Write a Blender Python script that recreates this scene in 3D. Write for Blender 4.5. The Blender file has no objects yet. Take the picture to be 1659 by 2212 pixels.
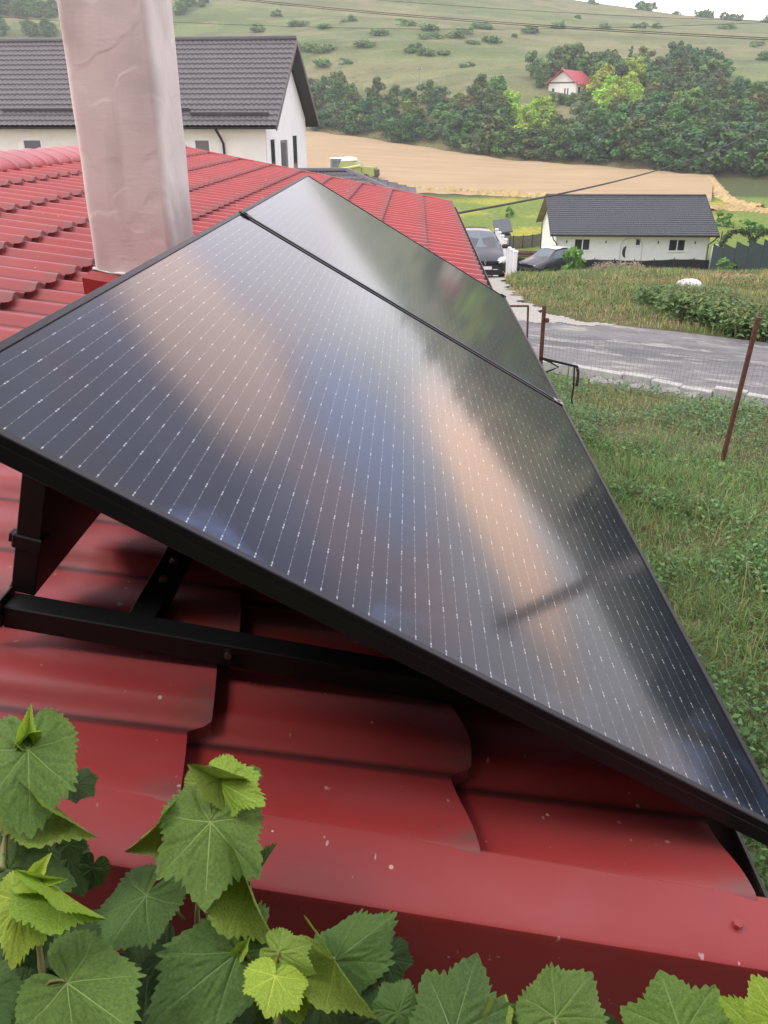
import bpy, math, random
import numpy as np
from mathutils import Vector, Matrix
SC = bpy.context.scene
rng = np.random.default_rng(7)
random.seed(7)
# ------------------------------------------------------------------ camera, sky, sun, exposure
PITCH = math.radians(25.32); CP, SP = math.cos(PITCH), math.sin(PITCH)
FPX, PCX, PCY = 1789.5, 829.5, 1106.0      # photograph pixels at 1659 x 2212
cd = bpy.data.cameras.new('camera'); cam = bpy.data.objects.new('camera', cd)
SC.collection.objects.link(cam); SC.camera = cam
cam.location = (0, 0, 0); cam.rotation_euler = (math.pi/2 - PITCH, 0, 0)
cd.sensor_fit = 'VERTICAL'; cd.sensor_height = 36; cd.sensor_width = 27
cd.lens = 2071/2560*36; cd.clip_start = 0.03; cd.clip_end = 4000
SUN_EL, SUN_AZ = math.radians(52), math.radians(262)   # azimuth clockwise from +Y
w = bpy.data.worlds.new('World'); SC.world = w; w.use_nodes = True
nt = w.node_tree; N = nt.nodes; Lk = nt.links; N.clear()
wo = N.new('ShaderNodeOutputWorld'); bg = N.new('ShaderNodeBackground'); bg.inputs[1].default_value = 0.1
sky = N.new('ShaderNodeTexSky'); sky.sky_type = 'NISHITA'; sky.sun_disc = False
sky.sun_elevation = SUN_EL; sky.sun_rotation = SUN_AZ
tc = N.new('ShaderNodeTexCoord'); sx = N.new('ShaderNodeSeparateXYZ'); Lk.new(tc.outputs['Generated'], sx.inputs[0])
el = N.new('ShaderNodeValToRGB')         # cloud brightness and tone by height: pale at the horizon, bluer grey above
cr = el.color_ramp; cr.elements[0].position = 0.0; cr.elements[0].color = (1, 1, 1, 1)
cr.elements[1].position = 1.0; cr.elements[1].color = (.84, .85, .90, 1)
for pos, c in ((.13, (1, .99, .985, 1)), (.24, (.60, .60, .74, 1)), (.38, (.40, .40, .55, 1)), (.62, (.58, .60, .68, 1))):
    e = cr.elements.new(pos); e.color = c
Lk.new(sx.outputs[2], el.inputs[0])
mp = N.new('ShaderNodeMapping'); mp.inputs['Scale'].default_value = (1, 1, 2.2); Lk.new(tc.outputs['Generated'], mp.inputs[0])
ns = N.new('ShaderNodeTexNoise'); ns.inputs['Scale'].default_value = 3.2; ns.inputs['Detail'].default_value = 5; ns.inputs['Roughness'].default_value = .5
Lk.new(mp.outputs[0], ns.inputs[0])
cc = N.new('ShaderNodeMapRange'); cc.inputs[1].default_value = .35; cc.inputs[2].default_value = .65
cc.inputs[3].default_value = 16.5; cc.inputs[4].default_value = 25; Lk.new(ns.outputs[0], cc.inputs[0])
cm = N.new('ShaderNodeVectorMath'); cm.operation = 'SCALE'; Lk.new(el.outputs[0], cm.inputs[0]); Lk.new(cc.outputs[0], cm.inputs['Scale'])
# warm low cloud bands
n2 = N.new('ShaderNodeTexNoise'); n2.inputs['Scale'].default_value = 4.0; n2.inputs['Detail'].default_value = 3
m2 = N.new('ShaderNodeMapping'); m2.inputs['Location'].default_value = (4.3, 1.2, .4); m2.inputs['Scale'].default_value = (1, 1, 2.5)
Lk.new(tc.outputs['Generated'], m2.inputs[0]); Lk.new(m2.outputs[0], n2.inputs[0])
r2 = N.new('ShaderNodeMapRange'); r2.inputs[1].default_value = .5; r2.inputs[2].default_value = .66; Lk.new(n2.outputs[0], r2.inputs[0])
wm = N.new('ShaderNodeMix'); wm.data_type = 'RGBA'; wm.blend_type = 'MULTIPLY'; Lk.new(r2.outputs[0], wm.inputs[0])
wm.inputs[7].default_value = (1.25, .93, .78, 1); Lk.new(cm.outputs[0], wm.inputs[6])
cloud = wm.outputs[2]
def lump(az, elv, wid, tall, col):                                   # single warm or dark cloud masses low over the valley
    global cloud
    a, e_ = math.radians(az), math.radians(elv); d = Vector((math.sin(a)*math.cos(e_), math.cos(a)*math.cos(e_), math.sin(e_)))
    sb = N.new('ShaderNodeVectorMath'); sb.operation = 'SUBTRACT'; Lk.new(tc.outputs['Generated'], sb.inputs[0]); sb.inputs[1].default_value = d
    sc = N.new('ShaderNodeVectorMath'); sc.operation = 'MULTIPLY'; Lk.new(sb.outputs[0], sc.inputs[0]); sc.inputs[1].default_value = (1/math.radians(wid), 1/math.radians(wid), 1/math.radians(tall))
    ln = N.new('ShaderNodeVectorMath'); ln.operation = 'LENGTH'; Lk.new(sc.outputs[0], ln.inputs[0])
    wob = N.new('ShaderNodeMath'); wob.operation = 'MULTIPLY_ADD'; Lk.new(n2.outputs[0], wob.inputs[0]); wob.inputs[1].default_value = -.9; Lk.new(ln.outputs['Value'], wob.inputs[2])
    mr = N.new('ShaderNodeMapRange'); mr.interpolation_type = 'SMOOTHSTEP'; mr.inputs[1].default_value = .75; mr.inputs[2].default_value = 0; Lk.new(wob.outputs[0], mr.inputs[0])
    x = N.new('ShaderNodeMix'); x.data_type = 'RGBA'; Lk.new(mr.outputs[0], x.inputs[0]); Lk.new(cloud, x.inputs[6]); x.inputs[7].default_value = (*col, 1); cloud = x.outputs[2]
lump(0, 11, 13, 4.5, (14.5, 13.8, 15)); lump(26.5, 6.6, 10.5, 2.3, (48, 31, 22)); lump(7, 18.6, 11, 3.6, (24, 18, 16)); lump(19, 12.5, 8, 3.2, (11, 13, 19)); lump(22, 16.5, 7, 2.4, (15, 12.5, 14)); lump(30, 27, 14, 7, (8, 8.4, 12.5))
mxs = N.new('ShaderNodeMix'); mxs.data_type = 'RGBA'; mxs.inputs[0].default_value = .9
Lk.new(sky.outputs[0], mxs.inputs[6]); Lk.new(cloud, mxs.inputs[7])
Lk.new(mxs.outputs[2], bg.inputs[0]); Lk.new(bg.outputs[0], wo.inputs[0])
sd = bpy.data.lights.new('sun', 'SUN'); sd.energy = 1.2; sd.angle = math.radians(18); sd.color = (1, .95, .87)
so = bpy.data.objects.new('sun', sd); SC.collection.objects.link(so); so.location = (-20, -20, 40)
sv = Vector((math.sin(SUN_AZ)*math.cos(SUN_EL), math.cos(SUN_AZ)*math.cos(SUN_EL), math.sin(SUN_EL)))
so.rotation_euler = sv.to_track_quat('Z', 'Y').to_euler()
vs = SC.view_settings; SC.display_settings.display_device = 'sRGB'
vs.view_transform = 'Standard'; vs.look = 'None'; vs.exposure = 0.42; vs.gamma = 1; vs.use_curve_mapping = False
SC.cycles.max_bounces = 6; SC.cycles.transparent_max_bounces = 6; SC.cycles.volume_bounces = 0
# ------------------------------------------------------------------ helpers
def ray(px, py):
    a, b = (px-PCX)/FPX, -(py-PCY)/FPX
    return np.array([a, CP+b*SP, -SP+b*CP])
def at(px, py, y): d = ray(px, py); return d*(y/d[1])               # the point of a sight line at distance y
def atz(px, py, zc): return ray(px, py)*zc
def xat(px, y, z=0.0): return (px-PCX)/FPX*(y*CP-z*SP)
def zat(py, y): return at(PCX, py, y)[2]
def pxof(x, y, z): zc = y*CP-z*SP; return PCX+FPX*x/zc
YAW = math.radians(-2.04)
RC, RPITCH = 0.76, math.radians(10.6)
cy_, sy_ = math.cos(YAW), math.sin(YAW)
def rz(P): P = np.asarray(P, float); return np.stack([P[..., 0]*cy_-P[..., 1]*sy_, P[..., 0]*sy_+P[..., 1]*cy_, P[..., 2]], -1)
cr_, sr_ = math.cos(RPITCH), math.sin(RPITCH)
def RF(S, Y, h):                                                      # roof frame (down slope, along ridge, above roof) to world
    S, Y, h = np.broadcast_arrays(np.asarray(S, float), np.asarray(Y, float), np.asarray(h, float))
    return rz(np.stack([S*cr_+(h-RC)*sr_, Y, -S*sr_+(h-RC)*cr_], -1))
def ss(a, b, x): t = np.clip((np.asarray(x, float)-a)/(b-a), 0, 1); return t*t*(3-2*t)

class MB:
    def __init__(s): s.v = []; s.f = []; s.m = []; s.n = 0
    def add(s, V, F, m=0):
        V = np.asarray(V, float).reshape(-1, 3); s.v.append(V)
        s.f += [tuple(i+s.n for i in f) for f in F]; s.m += [m]*len(F); s.n += len(V); return s
    def box(s, c, size, R=None, m=0, bev=0.0):
        hx, hy, hz = [q/2 for q in size]
        if bev <= 0:
            V = np.array([[x, y, z] for x in (-hx, hx) for y in (-hy, hy) for z in (-hz, hz)])
            F = [(0, 1, 3, 2), (4, 6, 7, 5), (0, 4, 5, 1), (2, 3, 7, 6), (0, 2, 6, 4), (1, 5, 7, 3)]
        else:
            b = min(bev, hx*.9, hy*.9, hz*.9); V = []; idx = {}
            for sx in (-1, 1):
                for sy in (-1, 1):
                    for sz in (-1, 1):
                        for k, d in enumerate(((0, b, b), (b, 0, b), (b, b, 0))):
                            idx[sx, sy, sz, k] = len(V); V.append([sx*(hx-d[0]), sy*(hy-d[1]), sz*(hz-d[2])])
            V = np.array(V); F = []
            S2 = (-1, 1); I = idx
            for a in S2:
                F.append((I[a, -1, -1, 0], I[a, 1, -1, 0], I[a, 1, 1, 0], I[a, -1, 1, 0]))
                F.append((I[-1, a, -1, 1], I[1, a, -1, 1], I[1, a, 1, 1], I[-1, a, 1, 1]))
                F.append((I[-1, -1, a, 2], I[1, -1, a, 2], I[1, 1, a, 2], I[-1, 1, a, 2]))
            for a in S2:
                for q in S2:
                    F.append((I[a, q, -1, 0], I[a, q, 1, 0], I[a, q, 1, 1], I[a, q, -1, 1]))
                    F.append((I[a, -1, q, 0], I[a, 1, q, 0], I[a, 1, q, 2], I[a, -1, q, 2]))
                    F.append((I[-1, a, q, 1], I[1, a, q, 1], I[1, a, q, 2], I[-1, a, q, 2]))
            for a in S2:
                for q in S2:
                    for t in S2: F.append((I[a, q, t, 0], I[a, q, t, 1], I[a, q, t, 2]))
        if R is not None: V = V @ np.asarray(R, float).T
        return s.add(V+np.asarray(c, float), F, m)
    def grid(s, G, m=0, flip=False):
        G = np.asarray(G); a, b = G.shape[:2]
        i = (np.arange(a-1)[:, None]*b+np.arange(b-1)[None]).ravel()
        F = np.stack([i, i+1, i+b+1, i+b], 1)
        if flip: F = F[:, ::-1]
        return s.add(G.reshape(-1, 3), F.tolist(), m)
    def prism(s, poly, d, m=0):                                       # 3-D polygon pushed along vector d
        P = np.asarray(poly, float); n = len(P); V = np.vstack([P, P+np.asarray(d, float)])
        F = [tuple(range(n))[::-1], tuple(range(n, 2*n))]+[(i, (i+1) % n, n+(i+1) % n, n+i) for i in range(n)]
        return s.add(V, F, m)
    def tube(s, pts, r, n=6, m=0, cap=True):
        P = np.asarray(pts, float); k = len(P); r = np.broadcast_to(np.asarray(r, float), (k,))
        T = np.gradient(P, axis=0); T /= np.linalg.norm(T, axis=1)[:, None]+1e-12
        up = np.array([0, 0, 1.]) if abs(T[0, 2]) < .9 else np.array([1., 0, 0])
        V = []
        for i in range(k):
            a = np.cross(T[i], up); a /= np.linalg.norm(a)+1e-12; b = np.cross(a, T[i]); up = b
            t = np.arange(n)*2*math.pi/n
            V.append(P[i]+r[i]*(np.cos(t)[:, None]*a+np.sin(t)[:, None]*b))
        F = [(i*n+j, i*n+(j+1) % n, (i+1)*n+(j+1) % n, (i+1)*n+j) for i in range(k-1) for j in range(n)]
        if cap: F += [tuple(range(n))[::-1], tuple((k-1)*n+j for j in range(n))]
        return s.add(np.vstack(V), F, m)
    def build(s, name, mats, parent=None, smooth=False, angle=None):
        if not isinstance(mats, (list, tuple)): mats = [mats]
        V = np.vstack(s.v)
        me = bpy.data.meshes.new(name)
        if parent is not None:
            Mi = np.array(parent.matrix_basis.inverted()) if parent.parent is None else np.array((parent.parent.matrix_basis @ parent.matrix_basis).inverted())
            V = V @ Mi[:3, :3].T+Mi[:3, 3]
        me.from_pydata(V.tolist(), [], s.f)
        for q in mats: me.materials.append(q)
        me.polygons.foreach_set('material_index', s.m)
        if smooth: me.polygons.foreach_set('use_smooth', [True]*len(me.polygons))
        me.update()
        if smooth and angle: me.set_sharp_from_angle(angle=math.radians(angle))
        o = bpy.data.objects.new(name, me); SC.collection.objects.link(o)
        if parent is not None: o.parent = parent
        return o
def tag(o, label=None, cat=None, group=None, kind=None):
    if label: o['label'] = label
    if cat: o['category'] = cat
    if group: o['group'] = group
    if kind: o['kind'] = kind
    return o
def thing(name, label, cat, loc=(0, 0, 0), rotz=0.0, group=None):
    o = bpy.data.objects.new(name, None); SC.collection.objects.link(o); o.empty_display_size = .1
    o.location = [float(q) for q in loc]; o.rotation_euler = (0, 0, rotz); o.matrix_basis = o.matrix_basis.copy()
    return tag(o, label, cat, group)
def fastmesh(name, V, quads, mats, col=None, parent=None, smooth=False):   # big leaf / blade meshes
    V = np.ascontiguousarray(V, np.float32); Q = np.ascontiguousarray(quads, np.int32); k = Q.shape[1]
    me = bpy.data.meshes.new(name); me.vertices.add(len(V)); me.vertices.foreach_set('co', V.ravel())
    me.loops.add(Q.size); me.loops.foreach_set('vertex_index', Q.ravel())
    me.polygons.add(len(Q)); me.polygons.foreach_set('loop_start', np.arange(0, Q.size, k, dtype=np.int32))
    me.update(calc_edges=True); me.validate()
    if smooth: me.polygons.foreach_set('use_smooth', [True]*len(me.polygons))
    for q in (mats if isinstance(mats, (list, tuple)) else [mats]): me.materials.append(q)
    if col is not None:
        a = me.attributes.new('tint', 'FLOAT_COLOR', 'POINT')
        a.data.foreach_set('color', np.hstack([col, np.ones((len(col), 1))]).astype(np.float32).ravel())
    o = bpy.data.objects.new(name, me); SC.collection.objects.link(o)
    if parent is not None: o.parent = parent
    return o
def copy_tree(o, parent=None):
    c = o.copy(); SC.collection.objects.link(c)
    if parent is not None: c.parent = parent
    for ch in list(o.children): copy_tree(ch, c)
    return c
# ------------------------------------------------------------------ materials
def lin(r, g, b): return tuple(((q/255+.055)/1.055)**2.4 if q > 10 else q/255/12.92 for q in (r, g, b))
def mat(name, col, rough=.6, var=.0, vscale=5.0, bump=0.0, bscale=30.0, metal=0.0, spec=.5, col2=None, tint=False, objcol=False, trans=0.0, stretch=None, detail=4.0, coat=0.0):
    m = bpy.data.materials.new(name); m.use_nodes = True; t = m.node_tree; b = t.nodes['Principled BSDF']
    b.inputs['Roughness'].default_value = rough; b.inputs['Metallic'].default_value = metal
    b.inputs['Specular IOR Level'].default_value = spec; b.inputs['Coat Weight'].default_value = coat
    b.inputs['Base Color'].default_value = (*col, 1)
    nn = t.nodes.new; src = None
    co = nn('ShaderNodeTexCoord'); vec = co.outputs['Object']
    if stretch:
        mpn = nn('ShaderNodeMapping'); mpn.inputs['Scale'].default_value = stretch; t.links.new(vec, mpn.inputs[0]); vec = mpn.outputs[0]
    if tint:
        a = nn('ShaderNodeAttribute'); a.attribute_name = 'tint'; src = a.outputs['Color']
    if var > 0 or col2:
        n = nn('ShaderNodeTexNoise'); n.inputs['Scale'].default_value = vscale; n.inputs['Detail'].default_value = detail; t.links.new(vec, n.inputs[0])
        r = nn('ShaderNodeMapRange'); r.inputs[1].default_value = .32; r.inputs[2].default_value = .68; t.links.new(n.outputs[0], r.inputs[0])
        mx = nn('ShaderNodeMix'); mx.data_type = 'RGBA'; t.links.new(r.outputs[0], mx.inputs[0])
        if src is not None:
            mx.blend_type = 'MULTIPLY'; mu = nn('ShaderNodeMix'); mu.data_type = 'RGBA'; t.links.new(r.outputs[0], mu.inputs[0])
            mu.inputs[6].default_value = (1-var,)*3+(1,); mu.inputs[7].default_value = (1+var,)*3+(1,)
            mx.inputs[0].default_value = 1; t.links.remove(mx.inputs[0].links[0]); t.links.new(src, mx.inputs[6]); t.links.new(mu.outputs[2], mx.inputs[7])
        else:
            c2 = col2 or tuple(min(1, q*(1+var)) for q in col); c1 = col if col2 else tuple(q*(1-var) for q in col)
            mx.inputs[6].default_value = (*c1, 1); mx.inputs[7].default_value = (*c2, 1)
        src = mx.outputs[2]
    if objcol:
        oi = nn('ShaderNodeObjectInfo'); mo = nn('ShaderNodeMix'); mo.data_type = 'RGBA'; mo.blend_type = 'MULTIPLY'; mo.inputs[0].default_value = 1
        if src is not None: t.links.new(src, mo.inputs[6])
        else: mo.inputs[6].default_value = (*col, 1)
        t.links.new(oi.outputs['Color'], mo.inputs[7]); src = mo.outputs[2]
    if src is not None: t.links.new(src, b.inputs['Base Color'])
    if bump > 0:
        n = nn('ShaderNodeTexNoise'); n.inputs['Scale'].default_value = bscale; n.inputs['Detail'].default_value = 4; t.links.new(vec, n.inputs[0])
        bp = nn('ShaderNodeBump'); bp.inputs['Strength'].default_value = 1; bp.inputs['Distance'].default_value = bump
        t.links.new(n.outputs[0], bp.inputs['Height']); t.links.new(bp.outputs[0], b.inputs['Normal'])
    if trans > 0:
        tr = nn('ShaderNodeBsdfTranslucent'); ms = nn('ShaderNodeMixShader'); ms.inputs[0].default_value = trans
        if src is not None: t.links.new(src, tr.inputs[0])
        else: tr.inputs[0].default_value = (*col, 1)
        t.links.new(b.outputs[0], ms.inputs[1]); t.links.new(tr.outputs[0], ms.inputs[2])
        t.links.new(ms.outputs[0], t.nodes['Material Output'].inputs[0])
    return m
M = {}
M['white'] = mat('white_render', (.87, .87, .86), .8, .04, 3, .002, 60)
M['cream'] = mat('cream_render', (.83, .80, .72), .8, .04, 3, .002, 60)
M['trimwhite'] = mat('white_plastic', (.82, .82, .82), .4)
M['glass'] = mat('window_glass', (.02, .025, .03), .06, spec=.7)
M['curtain'] = mat('curtain', (.35, .34, .33), .8, .3, 40, stretch=(1, 1, .05))
M['black'] = mat('black_anodised', (.011, .012, .014), .42, .2, 8, spec=.4)
M['blackrail'] = mat('black_coated_rail', (.010, .010, .011), .5, .25, 10, .0003, 120, spec=.35)
M['steel'] = mat('steel_bolt', (.35, .35, .36), .35, metal=1)
M['brown'] = mat('brown_gutter', (.045, .030, .024), .4, .15, 4)
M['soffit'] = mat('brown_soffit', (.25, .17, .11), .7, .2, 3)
M['darkroof'] = mat('grey_tile_sheet', (.105, .098, .100), .42, .06, 2)
M['slateroof'] = mat('slate_grey_tile_sheet', (.068, .073, .083), .45, .06, 2)
M['darkmetal'] = mat('dark_metal', (.03, .03, .032), .45)
M['concrete'] = mat('concrete', (.30, .29, .27), .9, .15, 6, .004, 40)
M['kerbtop'] = mat('kerb_concrete', (.42, .415, .39), .9, .18, 9, .003, 60)
M['rust'] = mat('rusty_steel', (.085, .034, .022), .85, .45, 18, .001, 80, col2=(.15, .06, .035))
M['wire'] = mat('galvanised_wire', (.22, .22, .21), .5, metal=.4)
M['cable'] = mat('cable_black', (.03, .03, .03), .6)
M['strap'] = mat('strap_black', (.012, .012, .013), .7)
M['bark'] = mat('bark', (.11, .085, .06), .9, .3, 6)
M['stem'] = mat('vine_shoot', (.20, .27, .075), .5, .3, 30, col2=(.26, .20, .09))
M['tyre'] = mat('tyre', (.015, .015, .015), .8)
M['crown'] = mat('tree_leaf', (.06, .1, .03), .65, .12, .6, tint=True, objcol=True, trans=.22, spec=.25)
M['grassblade'] = mat('grass_blade', (.06, .1, .03), .6, tint=True, trans=.3, spec=.3)
M['straw'] = mat('straw', (.50, .36, .16), .85, .25, 1.5, .05, 4)
# painted red roof sheet: worn lips come from a mesh attribute, small specks and a dust film from noise
def red_mat(name, wear=True):
    m = mat(name, (.325, .028, .027), .36, .12, 2.6, .00035, 45, spec=.55, coat=.0)
    t = m.node_tree; b = t.nodes['Principled BSDF']; nn = t.nodes.new; L = t.links.new
    src = b.inputs['Base Color'].links[0].from_socket; co = nn('ShaderNodeTexCoord')
    def blotch(scale, lo, hi, color, amt, src, stretch=None, detail=5):
        n = nn('ShaderNodeTexNoise'); n.inputs['Scale'].default_value = scale; n.inputs['Detail'].default_value = detail
        mpn = nn('ShaderNodeMapping'); mpn.inputs['Scale'].default_value = stretch or (1, 1, 1); L(co.outputs['Object'], mpn.inputs[0]); L(mpn.outputs[0], n.inputs[0])
        r = nn('ShaderNodeMapRange'); r.inputs[1].default_value = lo; r.inputs[2].default_value = hi; r.inputs[4].default_value = amt; L(n.outputs[0], r.inputs[0])
        x = nn('ShaderNodeMix'); x.data_type = 'RGBA'; x.inputs[7].default_value = (*color, 1); L(r.outputs[0], x.inputs[0]); L(src, x.inputs[6]); return x.outputs[2]
    src = blotch(7, .5, .75, (.34, .10, .10), .2, src)
    src = blotch(60, .73, .76, (.5, .42, .36), .7, src, (1, .5, 1), 2)
    src = blotch(22, .74, .78, (.05, .012, .012), .7, src, None, 3)
    vo = nn('ShaderNodeTexVoronoi'); vo.inputs['Scale'].default_value = 15; vo.inputs['Randomness'].default_value = 1
    L(co.outputs['Object'], vo.inputs[0])
    lt = nn('ShaderNodeMath'); lt.operation = 'LESS_THAN'; lt.inputs[1].default_value = .042; L(vo.outputs[0], lt.inputs[0])
    x = nn('ShaderNodeMix'); x.data_type = 'RGBA'; x.inputs[7].default_value = (.55, .40, .28, 1); L(lt.outputs[0], x.inputs[0]); L(src, x.inputs[6]); src = x.outputs[2]
    b.inputs['Sheen Weight'].default_value = .55; b.inputs['Sheen Roughness'].default_value = .35; b.inputs['Sheen Tint'].default_value = (1, .70, .71, 1)      # dust film, with pink veil glare put into the sheen colour
    if wear:
        a = nn('ShaderNodeAttribute'); a.attribute_name = 'wear'
        n = nn('ShaderNodeTexNoise'); n.inputs['Scale'].default_value = 40; L(co.outputs['Object'], n.inputs[0])
        ml = nn('ShaderNodeMath'); ml.operation = 'MULTIPLY'; L(a.outputs['Fac'], ml.inputs[0]); L(n.outputs[0], ml.inputs[1])
        x = nn('ShaderNodeMix'); x.data_type = 'RGBA'; x.inputs[7].default_value = (.13, .075, .065, 1); L(ml.outputs[0], x.inputs[0]); L(src, x.inputs[6]); src = x.outputs[2]
        a2 = nn('ShaderNodeAttribute'); a2.attribute_name = 'crease_shade'
        x = nn('ShaderNodeMix'); x.data_type = 'RGBA'; x.inputs[7].default_value = (.035, .010, .010, 1); L(a2.outputs['Fac'], x.inputs[0]); L(src, x.inputs[6]); src = x.outputs[2]  # painted crease and lip shade
    L(src, b.inputs['Base Color'])
    n = nn('ShaderNodeTexNoise'); n.inputs['Scale'].default_value = 9; L(co.outputs['Object'], n.inputs[0])
    r = nn('ShaderNodeMapRange'); r.inputs[3].default_value = .38; r.inputs[4].default_value = .58; L(n.outputs[0], r.inputs[0]); L(r.outputs[0], b.inputs['Roughness'])
    return m
M['red'] = red_mat('red_painted_sheet'); M['redplain'] = red_mat('red_painted_trim', False)
# chimney plaster: patched, stained
def plaster():
    m = mat('pink_plaster', (.76, .695, .645), .9, .10, 2.0, .0, 10)
    t = m.node_tree; b = t.nodes['Principled BSDF']; nn = t.nodes.new; L = t.links.new
    src = b.inputs['Base Color'].links[0].from_socket; co = nn('ShaderNodeTexCoord')
    def blotch(scale, stretch, lo, hi, color, amt, src, loc=(0, 0, 0)):
        n = nn('ShaderNodeTexNoise'); n.inputs['Scale'].default_value = scale; n.inputs['Detail'].default_value = 6
        mpn = nn('ShaderNodeMapping'); mpn.inputs['Scale'].default_value = stretch; mpn.inputs['Location'].default_value = loc
        L(co.outputs['Object'], mpn.inputs[0]); L(mpn.outputs[0], n.inputs[0])
        r = nn('ShaderNodeMapRange'); r.inputs[1].default_value = lo; r.inputs[2].default_value = hi; r.inputs[4].default_value = amt; L(n.outputs[0], r.inputs[0])
        x = nn('ShaderNodeMix'); x.data_type = 'RGBA'; x.inputs[7].default_value = (*color, 1); L(r.outputs[0], x.inputs[0]); L(src, x.inputs[6]); return x.outputs[2]
    src = blotch(3, (1, 1, .85), .52, .66, (.46, .42, .40), .55, src)
    src = blotch(9, (1, 1, .12), .58, .72, (.38, .345, .335), .35, src, (3, 1, 0))
    src = blotch(4, (1, 1, 1), .55, .7, (.56, .50, .44), .6, src, (7, 2, 1))
    L(src, b.inputs['Base Color'])
    n1 = nn('ShaderNodeTexNoise'); n1.inputs['Scale'].default_value = 5; n1.inputs['Detail'].default_value = 2; L(co.outputs['Object'], n1.inputs[0])
    st = nn('ShaderNodeMapRange'); st.inputs[1].default_value = .46; st.inputs[2].default_value = .50; L(n1.outputs[0], st.inputs[0])
    n3 = nn('ShaderNodeTexNoise'); n3.inputs['Scale'].default_value = 70; n3.inputs['Detail'].default_value = 5
    m3 = nn('ShaderNodeMapping'); m3.inputs['Scale'].default_value = (.4, .4, 1.6); L(co.outputs['Object'], m3.inputs[0]); L(m3.outputs[0], n3.inputs[0])
    ad = nn('ShaderNodeMath'); ad.operation = 'MULTIPLY_ADD'; L(n3.outputs[0], ad.inputs[0]); ad.inputs[1].default_value = .6; L(st.outputs[0], ad.inputs[2])
    bp = nn('ShaderNodeBump'); bp.inputs['Distance'].default_value = .0020; bp.inputs['Strength'].default_value = .6; L(ad.outputs[0], bp.inputs['Height']); L(bp.outputs[0], b.inputs['Normal'])
    return m
M['plaster'] = plaster()
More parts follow.
